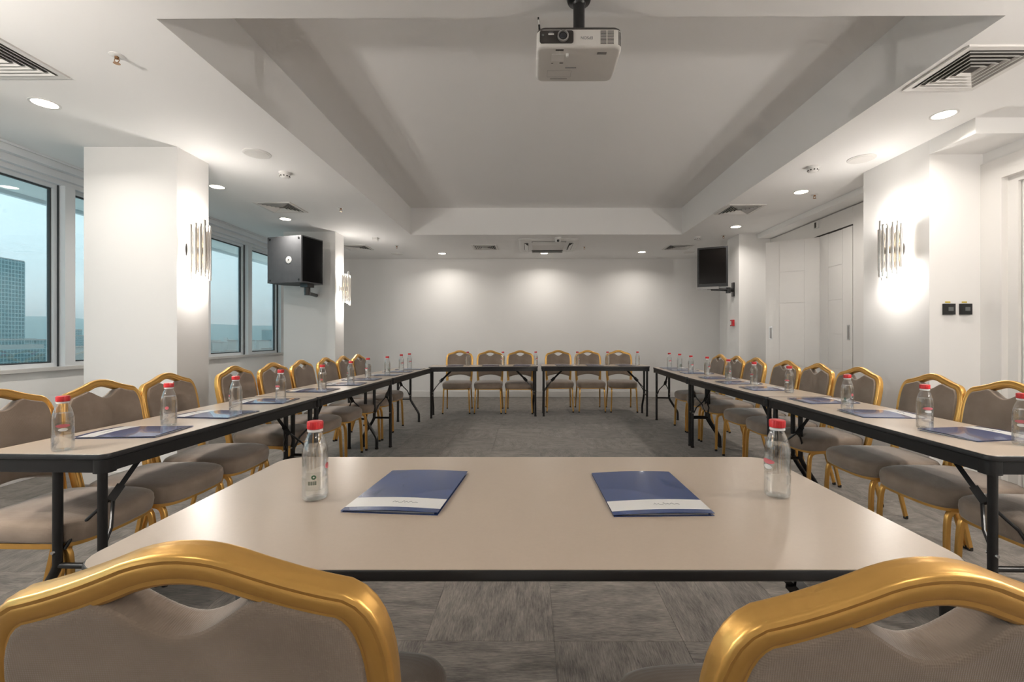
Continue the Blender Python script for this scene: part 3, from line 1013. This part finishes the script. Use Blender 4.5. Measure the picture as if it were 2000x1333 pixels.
def sq(s): return [(-s, -s), (s, -s), (s, s), (-s, s)]
def vent(x, y, label, s=0.213):
    v = empty('air_vent', (x, y, H), 0, label, 'air vent', 'square ceiling vents')
    MB().ring(sq(s), sq(s - 0.032), -0.010, 0.0).build('frame', 'vent', v, bevel=0.003)
    MB().box((-s + 0.03, -s + 0.03, -0.0022), (s - 0.03, s - 0.03, -0.0005)).build('backing', 'vent_dark', v)
    a = s - 0.044
    k = 0
    while a > 0.03:
        # sloping four-sided ring
        o1, o2 = sq(a), sq(a - 0.011)
        vs = [(p[0], p[1], -0.0025) for p in o2] + [(p[0], p[1], -0.016) for p in o1] + [(p[0], p[1], -0.016) for p in sq(a + 0.003)] + [(p[0], p[1], -0.0025) for p in sq(a - 0.008)]
        fs = []
        for i in range(4):
            j = (i+1) % 4
            fs += [(i, j, 4+j, 4+i), (4+i, 4+j, 8+j, 8+i), (8+i, 8+j, 12+j, 12+i)]
        MB().add(vs, fs).build('vane', 'vent', v)
        a -= 0.031
        k += 1
    return v
vent(-2.91, 2.41, 'square white ceiling vent cut by the left picture edge')
vent(-2.93, 5.27, 'square white ceiling vent near the loudspeaker, between two downlights')
vent(-2.95, 7.64, 'square white ceiling vent behind the far window-side pillar')
vent(-0.78, 7.64, 'square white ceiling vent left of the air conditioner')
vent(2.49, 7.64, 'square white ceiling vent left of the television')
vent(2.495, 2.57, 'large square white ceiling vent at the upper right')
vent(2.49, 5.39, 'square white ceiling vent beside the coffer, middle of door-side ceiling')

# cassette air conditioner
ac = empty('air_conditioner', (0.283, 7.45, H), 0, 'white four-way cassette air conditioner in the far ceiling', 'air conditioner')
MB().layers([[(x, y, 0.0) for x, y in rrect(0.95, 0.95, 0.05)], [(x, y, -0.012) for x, y in rrect(0.95, 0.95, 0.05)], [(x, y, -0.030) for x, y in rrect(0.90, 0.90, 0.05)]]).build('panel', 'plastic_white', ac, smooth=30)
MB().box((-0.27, -0.27, -0.036), (0.27, 0.27, -0.030)).build('intake_grille', 'vent', ac, bevel=0.003)
for k in range(14):
    MB().box((-0.255, -0.25 + k*0.0375, -0.041), (0.255, -0.235 + k*0.0375, -0.036)).build('grille_bar', 'vent', ac)
for k in range(4):
    m = Matrix.Rotation(k*PI/2, 4, 'Z')
    MB().box((-0.27, 0.325, -0.0315), (0.27, 0.395, -0.0305), m).build('outlet_slot', 'vent_dark', ac)
    mm = m @ Matrix.Translation((0, 0.385, -0.034)) @ Matrix.Rotation(R(35), 4, 'X')
    MB().box((-0.26, -0.07, -0.003), (0.26, 0.0, 0.003), mm).build('louvre', 'plastic_white', ac, bevel=0.002)

def round_speaker(x, y, label):
    s = empty('ceiling_speaker', (x, y, H), 0, label, 'speaker', 'round ceiling speakers')
    MB().lathe([(0.105, 0.0), (0.105, -0.005), (0.098, -0.009), (0.090, -0.008)], 40).build('rim', 'plastic_white', s, smooth=40)
    MB().lathe([(0.089, -0.0075), (0.088, -0.0105), (0.03, -0.0115)], 40).build('grille', 'vent', s, smooth=40)
round_speaker(-2.27, 3.72, 'round flush ceiling speaker beside the first window-side pillar')
round_speaker(2.82, 3.86, 'round flush ceiling speaker above the door-side wall sconce')
round_speaker(-2.455, 8.25, 'round flush ceiling speaker near the far wall on the left')
round_speaker(2.837, 8.12, 'round flush ceiling speaker near the far wall behind the television')

def smoke(x, y, label):
    s = empty('smoke_detector', (x, y, H), 0, label, 'smoke detector', 'smoke detectors')
    MB().lathe([(0.052, 0.0), (0.052, -0.012), (0.048, -0.016)], 28).build('base', 'plastic_white', s, smooth=40)
    MB().lathe([(0.046, -0.016), (0.046, -0.030), (0.040, -0.042), (0.026, -0.050), (0.01, -0.051)], 28).build('head', 'plastic_white', s, smooth=40)
    for k in range(10):
        a = 2*PI*k/10
        MB().box((-0.006, -0.002, -0.005), (0.006, 0.002, 0.005), Matrix.Translation((0.0430*math.cos(a), 0.0430*math.sin(a), -0.036)) @ Matrix.Rotation(a + PI/2, 4, 'Z')).build('slot', 'vent_dark', s)
smoke(-2.28, 4.16, 'white smoke detector on the window-side ceiling near the round speaker')
smoke(2.52, 4.04, 'white smoke detector on the door-side ceiling near the round speaker')
smoke(2.54, 6.88, 'white smoke detector on the ceiling above the television')

def sprinkler(x, y, label, n='sprinkler_head'):
    s = empty(n, (x, y, H), 0, label, 'sprinkler', 'ceiling sprinklers')
    MB().lathe([(0.034, 0.0), (0.034, -0.003), (0.022, -0.008), (0.014, -0.008)], 24).build('escutcheon', 'plastic_white', s, smooth=40)
    MB().lathe([(0.010, -0.006), (0.010, -0.018), (0.006, -0.022)], 12).build('nozzle', 'bronze', s, smooth=40)
    for sx in (-1, 1):
        MB().tube([(sx*0.009, 0, -0.016), (sx*0.014, 0, -0.028), (sx*0.003, 0, -0.042)], 0.0022, 6).build('yoke_arm', 'bronze', s)
    MB().lathe([(0.003, -0.040), (0.016, -0.043), (0.016, -0.0445), (0.003, -0.0445)], 16).build('deflector', 'bronze', s)
sprinkler(-2.236, 2.42, 'small brass sprinkler head on the ceiling left of the coffer, nearest one')
sprinkler(-2.24, 5.30, 'small sprinkler head on the window-side ceiling near the coffer far corner')
sprinkler(-2.237, 7.50, 'small sprinkler head on the far ceiling at the left')
sprinkler(3.03, 4.83, 'small sprinkler head on the door-side ceiling by the beam')
sprinkler(0.90, 7.60, 'small sprinkler head right of the air conditioner')
sprinkler(2.886, 6.77, 'small sprinkler head on the ceiling right above the television')

# motion sensor on the ceiling at the left, dome camera by the air conditioner
ms = empty('motion_sensor', (-2.39, 6.93, H), 0, 'small white motion sensor on the ceiling near the far pillar', 'sensor')
MB().box((-0.045, -0.03, -0.012), (0.045, 0.03, 0)).build('base', 'plastic_white', ms, bevel=0.004)
MB().box((-0.036, -0.05, -0.05), (0.036, 0.02, -0.010), Matrix.Rotation(R(-20), 4, 'X')).build('head', 'plastic_white', ms, bevel=0.010)
dc = empty('security_camera', (0.413, 6.90, H), 0, 'small white security camera with black lens beside the air conditioner', 'camera')
MB().lathe([(0.05, 0), (0.05, -0.02), (0.044, -0.03)], 24).build('base', 'plastic_white', dc, smooth=40)
MB().lathe([(0.040, -0.028), (0.046, -0.045), (0.042, -0.066), (0.026, -0.08), (0.01, -0.083)], 24).build('ball', 'plastic_white', dc, smooth=60)
MB().lathe([(0.019, 0), (0.019, 0.012), (0.014, 0.014)], 16, (0,0,0), Matrix.Translation((0, -0.036, -0.058)) @ Matrix.Rotation(R(100), 4, 'X')).build('lens', 'lensglass', dc, smooth=40)

# ------------------------------------------------------------------ projector
def text_mesh(name, s, size, mat, parent, m):
    cu = bpy.data.curves.new(name, 'FONT')
    cu.body = s; cu.size = size; cu.align_x = 'CENTER'; cu.align_y = 'CENTER'; cu.extrude = 0.0003
    cu.offset = size*0.012
    tmp = bpy.data.objects.new('tmp_text', cu)
    C.objects.link(tmp)
    bpy.context.view_layer.update()
    me = bpy.data.meshes.new_from_object(tmp.evaluated_get(bpy.context.evaluated_depsgraph_get()))
    bpy.data.objects.remove(tmp)
    me.name = name
    me.transform(m)
    me.materials.clear(); me.materials.append(M[mat])
    o = bpy.data.objects.new(name, me)
    C.objects.link(o); o.parent = parent
    return o

pj = empty('projector', (0.205, 2.03, 2.40), 0, 'white ceiling projector hung upside down on a black pole', 'projector')
# local: x -.18...18, y -.13...13, z 0 (underside) to .085
pout = rrect(0.362, 0.262, 0.035)
def pl(z, d): return [(x, y, z) for x, y in inset(pout, d)]
MB().layers([pl(0.0, 0.012), pl(0.003, 0.004), pl(0.010, 0.0), pl(0.074, 0.0)]).build('body', 'proj_white', pj, smooth=40)
MB().layers([pl(0.074, 0.0), pl(0.082, 0.002), pl(0.094, 0.016), pl(0.096, 0.03)]).build('base_shell', 'proj_dark', pj, smooth=40)
yf = -0.131
lp = MB().prism(rrect(0.142, 0.054, 0.010, 5, -0.097, 0.043), -0.001, 0.003)
lp.v = [(x, yf - z, y) for x, y, z in lp.v]
lpo = lp.build('lens_panel', 'proj_dark', pj)
fm = Matrix.Translation((-0.070, yf - 0.003, 0.043)) @ Matrix.Rotation(R(90), 4, 'X')
MB().lathe([(0.0235, -0.002), (0.0235, 0.010), (0.0195, 0.012), (0.017, 0.006)], 32, (0,0,0), fm).build('lens_barrel', 'silver', lpo, smooth=40)
MB().lathe([(0.0172, 0.0055), (0.015, 0.0085), (0.006, 0.0100)], 32, (0,0,0), fm).build('lens', 'lensglass', lpo, smooth=60)
MB().box((-0.132, yf - 0.0040, 0.050), (-0.108, yf - 0.0028, 0.056)).build('print_mark', 'label_white', lpo)
MB().box((-0.129, yf - 0.0040, 0.060), (-0.111, yf - 0.0028, 0.0625)).build('print_mark', 'ink', lpo)
MB().lathe([(0.005, 0), (0.004, 0.002)], 12, (0,0,0), Matrix.Translation((-0.155, yf - 0.003, 0.05)) @ Matrix.Rotation(R(90), 4, 'X')).build('ir_window', 'lcd', lpo)
tm = Matrix.Translation((0.030, yf - 0.0003, 0.040)) @ Matrix.Rotation(PI, 4, 'Y') @ Matrix.Rotation(R(90), 4, 'X')
text_mesh('lettering', 'EPSON', 0.017, 'ink', pj, tm)
for k in range(11):
    z = 0.014 + k*0.0053
    for x0, x1 in ((0.088, 0.113), (0.117, 0.144)):
        MB().box((x0, yf - 0.0006, z), (x1, yf + 0.001, z + 0.0026)).build('vent_slot', 'proj_dark', pj)
    MB().box((-0.009, -0.0012, z), (0.009, 0.0010, z + 0.0026), Matrix.Translation((0.1704, -0.1204, 0)) @ Matrix.Rotation(R(45), 4, 'Z')).build('vent_slot', 'proj_dark', pj)
# underside details
MB().box((-0.115, -0.085, -0.0012), (-0.060, -0.035, 0.001)).build('foot_recess', 'vent', pj, bevel=0.0006)
MB().box((-0.100, -0.118, -0.0008), (-0.066, -0.108, 0.001)).build('latch', 'proj_dark', pj)
MB().lathe([(0.007, 0.002), (0.006, -0.012), (0.002, -0.014)], 12, (-0.048, -0.085, 0)).build('foot_screw', 'plastic_white', pj, smooth=40)
MB().box((-0.115, -0.022, -0.0008), (-0.106, -0.018, 0.001)).build('latch', 'proj_dark', pj)
MB().box((-0.078, -0.025, -0.0008), (-0.062, -0.019, 0.001)).build('latch', 'proj_dark', pj)
MB().box((-0.050, 0.010, -0.0006), (0.000, 0.017, 0.001)).build('print_mark', 'ink', pj)
MB().box((0.080, -0.098, -0.0006), (0.120, -0.082, 0.001)).build('print_mark', 'silver', pj)
MB().ring([(-0.13, 0.035), (-0.02, 0.035), (-0.02, 0.085), (-0.13, 0.085)], [(-0.129, 0.036), (-0.021, 0.036), (-0.021, 0.084), (-0.129, 0.084)], -0.0005, 0.001).build('rating_label_edge', 'silver', pj)
MB().box((-0.115, 0.098, -0.0006), (-0.035, 0.103, 0.001)).build('print_mark', 'silver', pj)
# mount
MB().tube([(0.010, -0.01, 0.094), (0.010, -0.01, 0.298)], 0.0255, 20).build('mount_pole', 'blackmetal', pj, smooth=40)
MB().lathe([(0.055, 0.2985), (0.055, 0.292), (0.050, 0.280), (0.030, 0.272), (0.026, 0.262)], 32, (0.010, -0.01, 0)).build('ceiling_flange', 'blackmetal', pj, smooth=40)
MB().box((-0.07, -0.06, 0.095), (0.06, 0.05, 0.103)).build('mount_plate', 'blackmetal', pj, bevel=0.002)
MB().lathe([(0.014, 0.102), (0.014, 0.118), (0.011, 0.120)], 16, (-0.022, -0.045, 0)).build('mount_knob', 'blackmetal', pj, smooth=40)
an = MB().tube([(-0.168, -0.10, 0.088), (-0.170, -0.10, 0.116)], 0.0042, 8).build('antenna', 'black', pj, smooth=40)
MB().tube([(-0.170, -0.10, 0.116), (-0.173, -0.10, 0.138)], 0.0024, 8).build('antenna_tube', 'plastic_white', an, smooth=40)
MB().tube([(-0.173, -0.10, 0.138), (-0.1735, -0.10, 0.148)], 0.0036, 8).build('antenna_tip', 'black', an, smooth=40)

# ================================================================== wall fittings
# ------------------------------------------------------------------ tube sconces
def sconce(loc, rz, lean, label, watt=None):
    """local +y points out of the wall"""
    s = empty('wall_sconce', loc, rz, label, 'wall lamp', 'chrome tube wall sconces')
    MB().box((-0.05, 0, -0.055), (0.05, 0.022, 0.055)).build('wall_plate', 'chrome', s, bevel=0.004)
    MB().box((-0.035, 0.02, -0.03), (0.035, 0.085, 0.03)).build('lamp_holder', 'chrome', s, bevel=0.004)
    rr = random.Random(11)
    n = 16
    for k in range(n):
        a = PI*(k + 0.5)/n
        x = 0.092*math.cos(a); y = 0.060 + 0.075*math.sin(a)
        if k % 2: y -= 0.012
        top = rr.uniform(0.155, 0.255); bot = -rr.uniform(0.155, 0.26)
        r = rr.choice([0.009, 0.0105, 0.012])
        dx = lean
        pth = [(x + dx*bot, y, bot), (x + dx*top, y, top)]
        MB().tube(pth, r, 14).build('tube', 'chrome', s, smooth=40)
    for q in range(8):
        a = PI*(q + 0.5)/8
        x = 0.072*math.cos(a); y = 0.045 + 0.058*math.sin(a)
        top = rr.uniform(0.13, 0.20); bot = -rr.uniform(0.13, 0.20)
        MB().tube([(x + lean*bot, y, bot), (x + lean*top, y, top)], 0.009, 12).build('tube', 'chrome', s, smooth=40)
    for sz in (-1, 1):
        MB().lathe([(0.008, 0.030), (0.012, 0.036), (0.012, 0.085), (0.006, 0.092)], 16, (0, 0.048, 0), Matrix.Scale(sz, 4, (0,0,1))).build('bulb', 'bulb', s, smooth=40)
        light('bulb_light', 'POINT', (0, 0.115, sz*0.20), (SCONCE_W * (0.9 if sz > 0 else 1.1) if watt is None else watt * (1.2 if sz > 0 else 0.35)), (1.0, 0.935, 0.865), s, 0.04)
sconce((-2.83, 3.735, 1.895), -PI/2, 0.0, 'chrome tube wall sconce on the near window-side pillar')
sconce((-2.83, 6.68, 1.89), -PI/2, 0.0, 'chrome tube wall sconce on the far window-side pillar')
sconce((3.08, 3.79, 1.905), PI/2, 0.0, 'chrome tube wall sconce on the door-side pilaster')
# pillars out of view, with fill sconces added to brighten the room
pillar(-3.58, -2.83, 0.68, 1.03)
pillar(3.08, XN, 0.55, 0.95, 'pilaster')
sconce((-2.83, 0.855, 1.895), -PI/2, 0.0, 'added unseen fill sconce beside the camera on the window side', FILL_SCONCE_W)
sconce((3.08, 0.75, 1.905), PI/2, 0.0, 'added unseen fill sconce beside the camera on the door side', FILL_SCONCE_W)

# ------------------------------------------------------------------ loudspeaker
ls = empty('loudspeaker', (-3.01, 5.90, 1.90), math.atan2(0.17, -0.555) - PI, 'large grey and black loudspeaker hung on the far pillar', 'loudspeaker')
# local x runs along the grey side panel towards the camera's left (negative), y to the back
wS, dS, hS = 0.575, 0.385, 0.62
so = [(-wS, 0.0), (-0.012, 0.0), (0.0, 0.012)]
def arc(p, q, b, n=8):
    out = []
    for k in range(n + 1):
        u = k/n
        x = p[0] + (q[0]-p[0])*u; y = p[1] + (q[1]-p[1])*u
        dx, dy = q[0]-p[0], q[1]-p[1]; L = math.hypot(dx, dy)
        out.append((x + dy/L*b*math.sin(PI*u), y - dx/L*b*math.sin(PI*u)))
    return out
plan = [(-wS, 0.0), (-0.01, 0.0), (0.0, 0.01), (0.0, dS - 0.01), (-0.01, dS), (-wS + 0.12, dS), (-wS, dS - 0.12)]
MB().prism(plan, 0.0, hS).build('cabinet', 'cabinet', ls, bevel=0.006)
# bowed grille on the +x face
g = MB(); vs = []; fs = []
n = 10
for j in range(n + 1):
    for i in range(n + 1):
        u = i/n; v = j/n
        x = 0.002 + 0.020*math.sin(PI*u)**0.6 + 0.022*(math.sin(PI*v)**0.6 if 0 < v < 1 else 0)
        if i in (0, n) or j in (0, n): x = 0.001
        vs.append((x, 0.012 + (dS - 0.024)*u, 0.015 + (hS - 0.03)*v))
w_ = n + 1
for j in range(n):
    for i in range(n):
        fs.append((j*w_+i, j*w_+i+1, (j+1)*w_+i+1, (j+1)*w_+i))
g.add(vs, fs).build('grille', 'grille', ls, smooth=60)
dm = Matrix.Translation((-0.215, 0.0, 0.30)) @ Matrix.Rotation(R(90), 4, 'X')
dk = MB().lathe([(0.048, -0.001), (0.048, 0.003), (0.044, 0.004)], 32, (0,0,0), dm).build('side_disc', 'plastic_white', ls, smooth=40)
MB().lathe([(0.010, 0.003), (0.010, 0.0052)], 16, (0,0,0), dm).build('disc_hole', 'vent_dark', dk)
for x in (-wS + 0.045, -0.05):
    for z in (0.035, hS - 0.035):
        mm = Matrix.Translation((x, 0.0, z)) @ Matrix.Rotation(R(90), 4, 'X')
        MB().lathe([(0.014, -0.001), (0.014, 0.003), (0.008, 0.004)], 12, (0,0,0), mm).build('bolt', 'black', ls)
# yoke under the box
MB().box((-0.16, 0.14, -0.05), (-0.04, 0.26, 0.0)).build('bracket_plate', 'blackmetal', ls, bevel=0.003)
MB().tube([(-0.10, 0.20, -0.04), (-0.10, 0.20, -0.155)], 0.04, 14).build('bracket_post', 'blackmetal', ls, smooth=40)
MB().tube([(-0.10, 0.20, -0.125), (-0.262, 0.540, -0.125)], 0.026, 12).build('bracket_arm', 'blackmetal', ls, smooth=40)

# ------------------------------------------------------------------ television
pTL = Vector((2.467, 6.70, 2.489)); pBL = Vector((2.475, 6.70, 1.910)); pTR = Vector((2.832, 6.50, 2.487)); pBR = Vector((2.840, 6.50, 1.910))
cen = (pTL + pBL + pTR + pBR)/4
ex_ = ((pTR - pTL) + (pBR - pBL)).normalized()
ez_ = ((pTL - pBL) + (pTR - pBR)); ez_ = (ez_ - ex_*ez_.dot(ex_)).normalized()
ey_ = ez_.cross(ex_)
tvw = ((pTR - pTL).length + (pBR - pBL).length)/2; tvh = ((pTL - pBL).length + (pTR - pBR).length)/2
tv = empty('television', (0,0,0), 0, 'black flat television tilted on a wall arm', 'television')
tv.matrix_world = Matrix.Translation(cen) @ Matrix((ex_, ey_, ez_)).transposed().to_4x4()
a, b = tvw/2, tvh/2
bz = MB().ring([(-a, -b), (a, -b), (a, b), (-a, b)], [(-a + 0.025, -b + 0.045), (a - 0.025, -b + 0.045), (a - 0.025, b - 0.025), (-a + 0.025, b - 0.025)], -0.02, 0.02)
bz.v = [(x, -z, y) for x, y, z in bz.v]
bz.build('bezel', 'black', tv, bevel=0.003)
MB().box((-a + 0.02, -0.014, -b + 0.04), (a - 0.02, 0.018, b - 0.02)).build('screen', 'screen', tv)
MB().box((-a, -0.024, -b - 0.035), (a - 0.12, 0.01, -b)).build('speaker_strip', 'silver', tv, bevel=0.003)
MB().box((-a + 0.05, 0.02, -b + 0.05), (a - 0.05, 0.065, b - 0.05)).build('housing', 'black', tv, bevel=0.01)
MB().box((-0.08, 0.06, -b - 0.035), (0.08, 0.075, -b + 0.22)).build('mount_plate', 'blackmetal', tv, bevel=0.002)
iv = tv.matrix_world.inverted()
p0 = iv @ Vector((2.66, 6.66, 1.880)); p1 = iv @ Vector((2.97, 6.80, 1.885)); p2 = iv @ Vector((3.062, 6.84, 1.885))
MB().tube([tuple(p0), tuple(p1)], 0.022, 4).build('wall_arm', 'blackmetal', tv)
MB().tube([tuple(p1 + Vector((0, 0, 0.035))), tuple(p1 - Vector((0, 0, 0.05)))], 0.034, 12).build('arm_joint', 'blackmetal', tv, smooth=40)
MB().tube([tuple(p1), tuple(p2)], 0.026, 4).build('wall_arm', 'blackmetal', tv)
wm = iv.to_3x3().to_4x4(); wm.translation = iv @ Vector((3.069, 6.86, 1.895))
MB().box((-0.010, -0.035, -0.105), (0.010, 0.035, 0.105), wm).build('wall_plate', 'blackmetal', tv, bevel=0.002)

# ------------------------------------------------------------------ small wall devices
fa = empty('fire_alarm_box', (3.08, 6.88, 1.39), 0, 'small red fire alarm call point on the far pilaster', 'fire alarm')
MB().box((-0.028, -0.045, -0.048), (0, 0.045, 0.048)).build('housing', 'red', fa, bevel=0.004)
MB().box((-0.030, 0.005, -0.03), (-0.027, 0.04, 0.03)).build('front_label', 'label_white', fa)
for i, (x, l) in enumerate(((3.222, 'black room thermostat with yellow sticker, left of the pair'), (3.350, 'black room thermostat with yellow sticker, right of the pair'))):
    t = empty('thermostat', (x, 3.50, 1.392), 0, l, 'thermostat', 'wall thermostats')
    MB().box((-0.043, -0.018, -0.042), (0.043, 0, 0.042)).build('housing', 'black', t, bevel=0.003)
    MB().box((-0.012, -0.0195, -0.014), (0.026, -0.0175, 0.016)).build('display', 'lcd', t)
    MB().box((-0.022, -0.0015, 0.050), (0.018, 0.0, 0.060)).build('sticker', 'yellow', t)
ds = empty('door_sensor', (3.545, 5.60, 2.565), 0, 'small white contact sensor above the folding doors', 'sensor')
MB().box((-0.02, -0.04, -0.045), (0, 0.04, 0.045)).build('housing', 'plastic_white', ds, bevel=0.003)
MB().box((-0.022, -0.012, -0.035), (-0.019, 0.022, 0.03)).build('window', 'vent_dark', ds)
yb = empty('yellow_carton', (3.40, 8.55, 0), R(8), 'small yellow and white carton on the floor near the far pilaster', 'box')
MB().box((-0.07, -0.05, 0), (0.07, 0.05, 0.20)).build('carton', 'yellow', yb, bevel=0.003)
MB().box((-0.071, -0.052, 0.03), (0.03, -0.0495, 0.09)).build('label_panel', 'label_white', yb)

# ================================================================== the city outside
GZ = -46.0
struct(MB().box((-9000, -3000, GZ - 1), (-30, 12000, GZ)).build('city_ground', 'ground'))
rc = random.Random(7)
# tower with podium
tw = empty('office_tower', (-488, 400, GZ), R(8), 'tall teal glass office tower seen through the left window', 'building')
MB().box((-60, -12, 14), (2.5, 14, 46 + 73)).build('banded_wing', 'tower_band', tw)
MB().box((2.5, -14, 14), (19.5, 14, 46 + 70.5)).build('glass_shaft', 'tower_glass', tw)
MB().box((2.5, -14, 46 + 70.5), (19.0, 14, 46 + 71.5)).build('parapet', 'road', tw)
MB().box((-80, -24, 0), (34, 24, 36)).build('podium', 'tower_glass', tw)
MB().box((-80, -25, 36), (26, 25, 40)).build('podium_roof', 'road', tw)
MB().box((-80, -25, 44), (20, 25, 45.5)).build('podium_roof', 'road', tw)
def block(u, d, w, dep, ztop, label, name='distant_building', mat='city'):
    """building seen in the direction of azimuth slope u = x/y at forward distance d"""
    o = empty(name, (u*d, d, GZ), R(rc.uniform(-20, 20)), label, 'building', 'distant city buildings')
    MB().box((-w/2, -dep/2, 0), (w/2, dep/2, ztop - GZ)).build('block', mat, o)
    MB().box((-w/2, -dep/2, ztop - GZ), (w/2, dep/2, ztop - GZ + 1.2)).build('roof', 'city_roof', o)
    return o
def az(u): return (u - 1037)/880.0
block(az(64), 520, 14, 14, -3, 'short teal office block right beside the tall tower', mat='tower_glass')
block(az(156), 700, 18, 14, 2, 'mid-rise block seen between the mullion and the near pillar', mat='tower_glass')
block(az(149), 720, 5, 6, 12, 'slim mast-like block seen between the mullion and the near pillar', mat='tower_glass')
block(az(520), 1300, 20, 18, 20, 'hazy high-rise seen through the far window, taller of two', mat='tower_glass')
block(az(530), 1320, 14, 16, 10, 'hazy high-rise seen through the far window, lower of two', mat='tower_glass')
# the rest of the city, too many to count
cm = MB(); rm = MB()
for k in range(2600):
    d = 330*(1 + rc.random()**1.6*9)
    u = rc.uniform(-1.40, -0.50)
    if d < 620 and -1.25 < u < -1.02: continue
    x, y = u*d, d
    w = rc.uniform(9, 24); dp = rc.uniform(9, 20); h = rc.uniform(8, 24) if rc.random() < 0.93 else rc.uniform(24, 42)
    m = Matrix.Translation((x, y, GZ)) @ Matrix.Rotation(rc.uniform(0, PI), 4, 'Z')
    cm.box((-w/2, -dp/2, 0), (w/2, dp/2, h), m)
    rm.box((-w/2 - 0.5, -dp/2 - 0.5, h), (w/2 + 0.5, dp/2 + 0.5, h + 1.2), m)
dcty = tag(cm.build('distant_city', 'city'), 'hazy spread of low city buildings below the hills', 'city', kind='stuff')
tag(rm.build('roofs', 'city_roof', dcty), None, kind='stuff')
tm_ = MB()
for k in range(420):
    d = 330*(1 + rc.random()**1.8*3)
    u = rc.uniform(-1.40, -0.50)
    r = rc.uniform(4, 8)
    m = Matrix.Translation((u*d, d, GZ + r*0.9)) @ Matrix.Rotation(rc.uniform(0, PI), 4, 'Z')
    tm_.lathe([(r*0.3, -r*0.9), (r*0.9, -r*0.4), (r, 0.1*r), (r*0.75, r*0.6), (r*0.25, r*0.95)], 8, (0,0,0), m)
tag(tm_.build('tree_belt', 'tree', smooth=60), 'dark green trees among the city blocks outside', 'trees', kind='stuff')
hw_ = MB().box((-900, 470, GZ + 9), (-330, 480, GZ + 11))
tag(hw_.build('elevated_road', 'road'), 'pale elevated road crossing the city below the tower', 'road')
# hills on the horizon
hv = []; hf = []
NX, NY = 90, 6
for j in range(NY + 1):
    for i in range(NX + 1):
        u = -2.2 + 2.0*i/NX
        v = j/NY
        d = 4200 + 2600*v
        ridge = 215 + 60*math.sin(u*4.1 + 0.7) + 26*math.sin(u*11 + 1.9) + 14*math.sin(u*23)
        ridge *= 0.75 + 0.25*max(0.0, min(1.0, (-u - 0.45)/0.5))
        z = GZ + (ridge + 60)*math.sin(PI*min(1, v*1.25)*0.5)**0.9
        hv.append((u*d, d, z))
for j in range(NY):
    for i in range(NX):
        hf.append((j*(NX+1)+i, j*(NX+1)+i+1, (j+1)*(NX+1)+i+1, (j+1)*(NX+1)+i))
struct(MB().add(hv, hf).build('hills', 'hill', smooth=80))
# haze lying over the city
hz = MB().box((-9000, 150, GZ + 0.5), (-120, 9000, 420)).build('haze', 'glass')
hm = bpy.data.materials.new('haze_air')
hm.use_nodes = True
hn = hm.node_tree
hn.nodes.clear()
ho = hn.nodes.new('ShaderNodeOutputMaterial')
hs = hn.nodes.new('ShaderNodeVolumeScatter')
hs.inputs['Color'].default_value = (0.66, 0.93, 1.0, 1)
hs.inputs['Density'].default_value = 0.00020
hn.links.new(hs.outputs[0], ho.inputs['Volume'])
hz.data.materials.clear(); hz.data.materials.append(hm)
tag(hz, 'pale blue haze lying over the distant city', 'haze', kind='stuff')
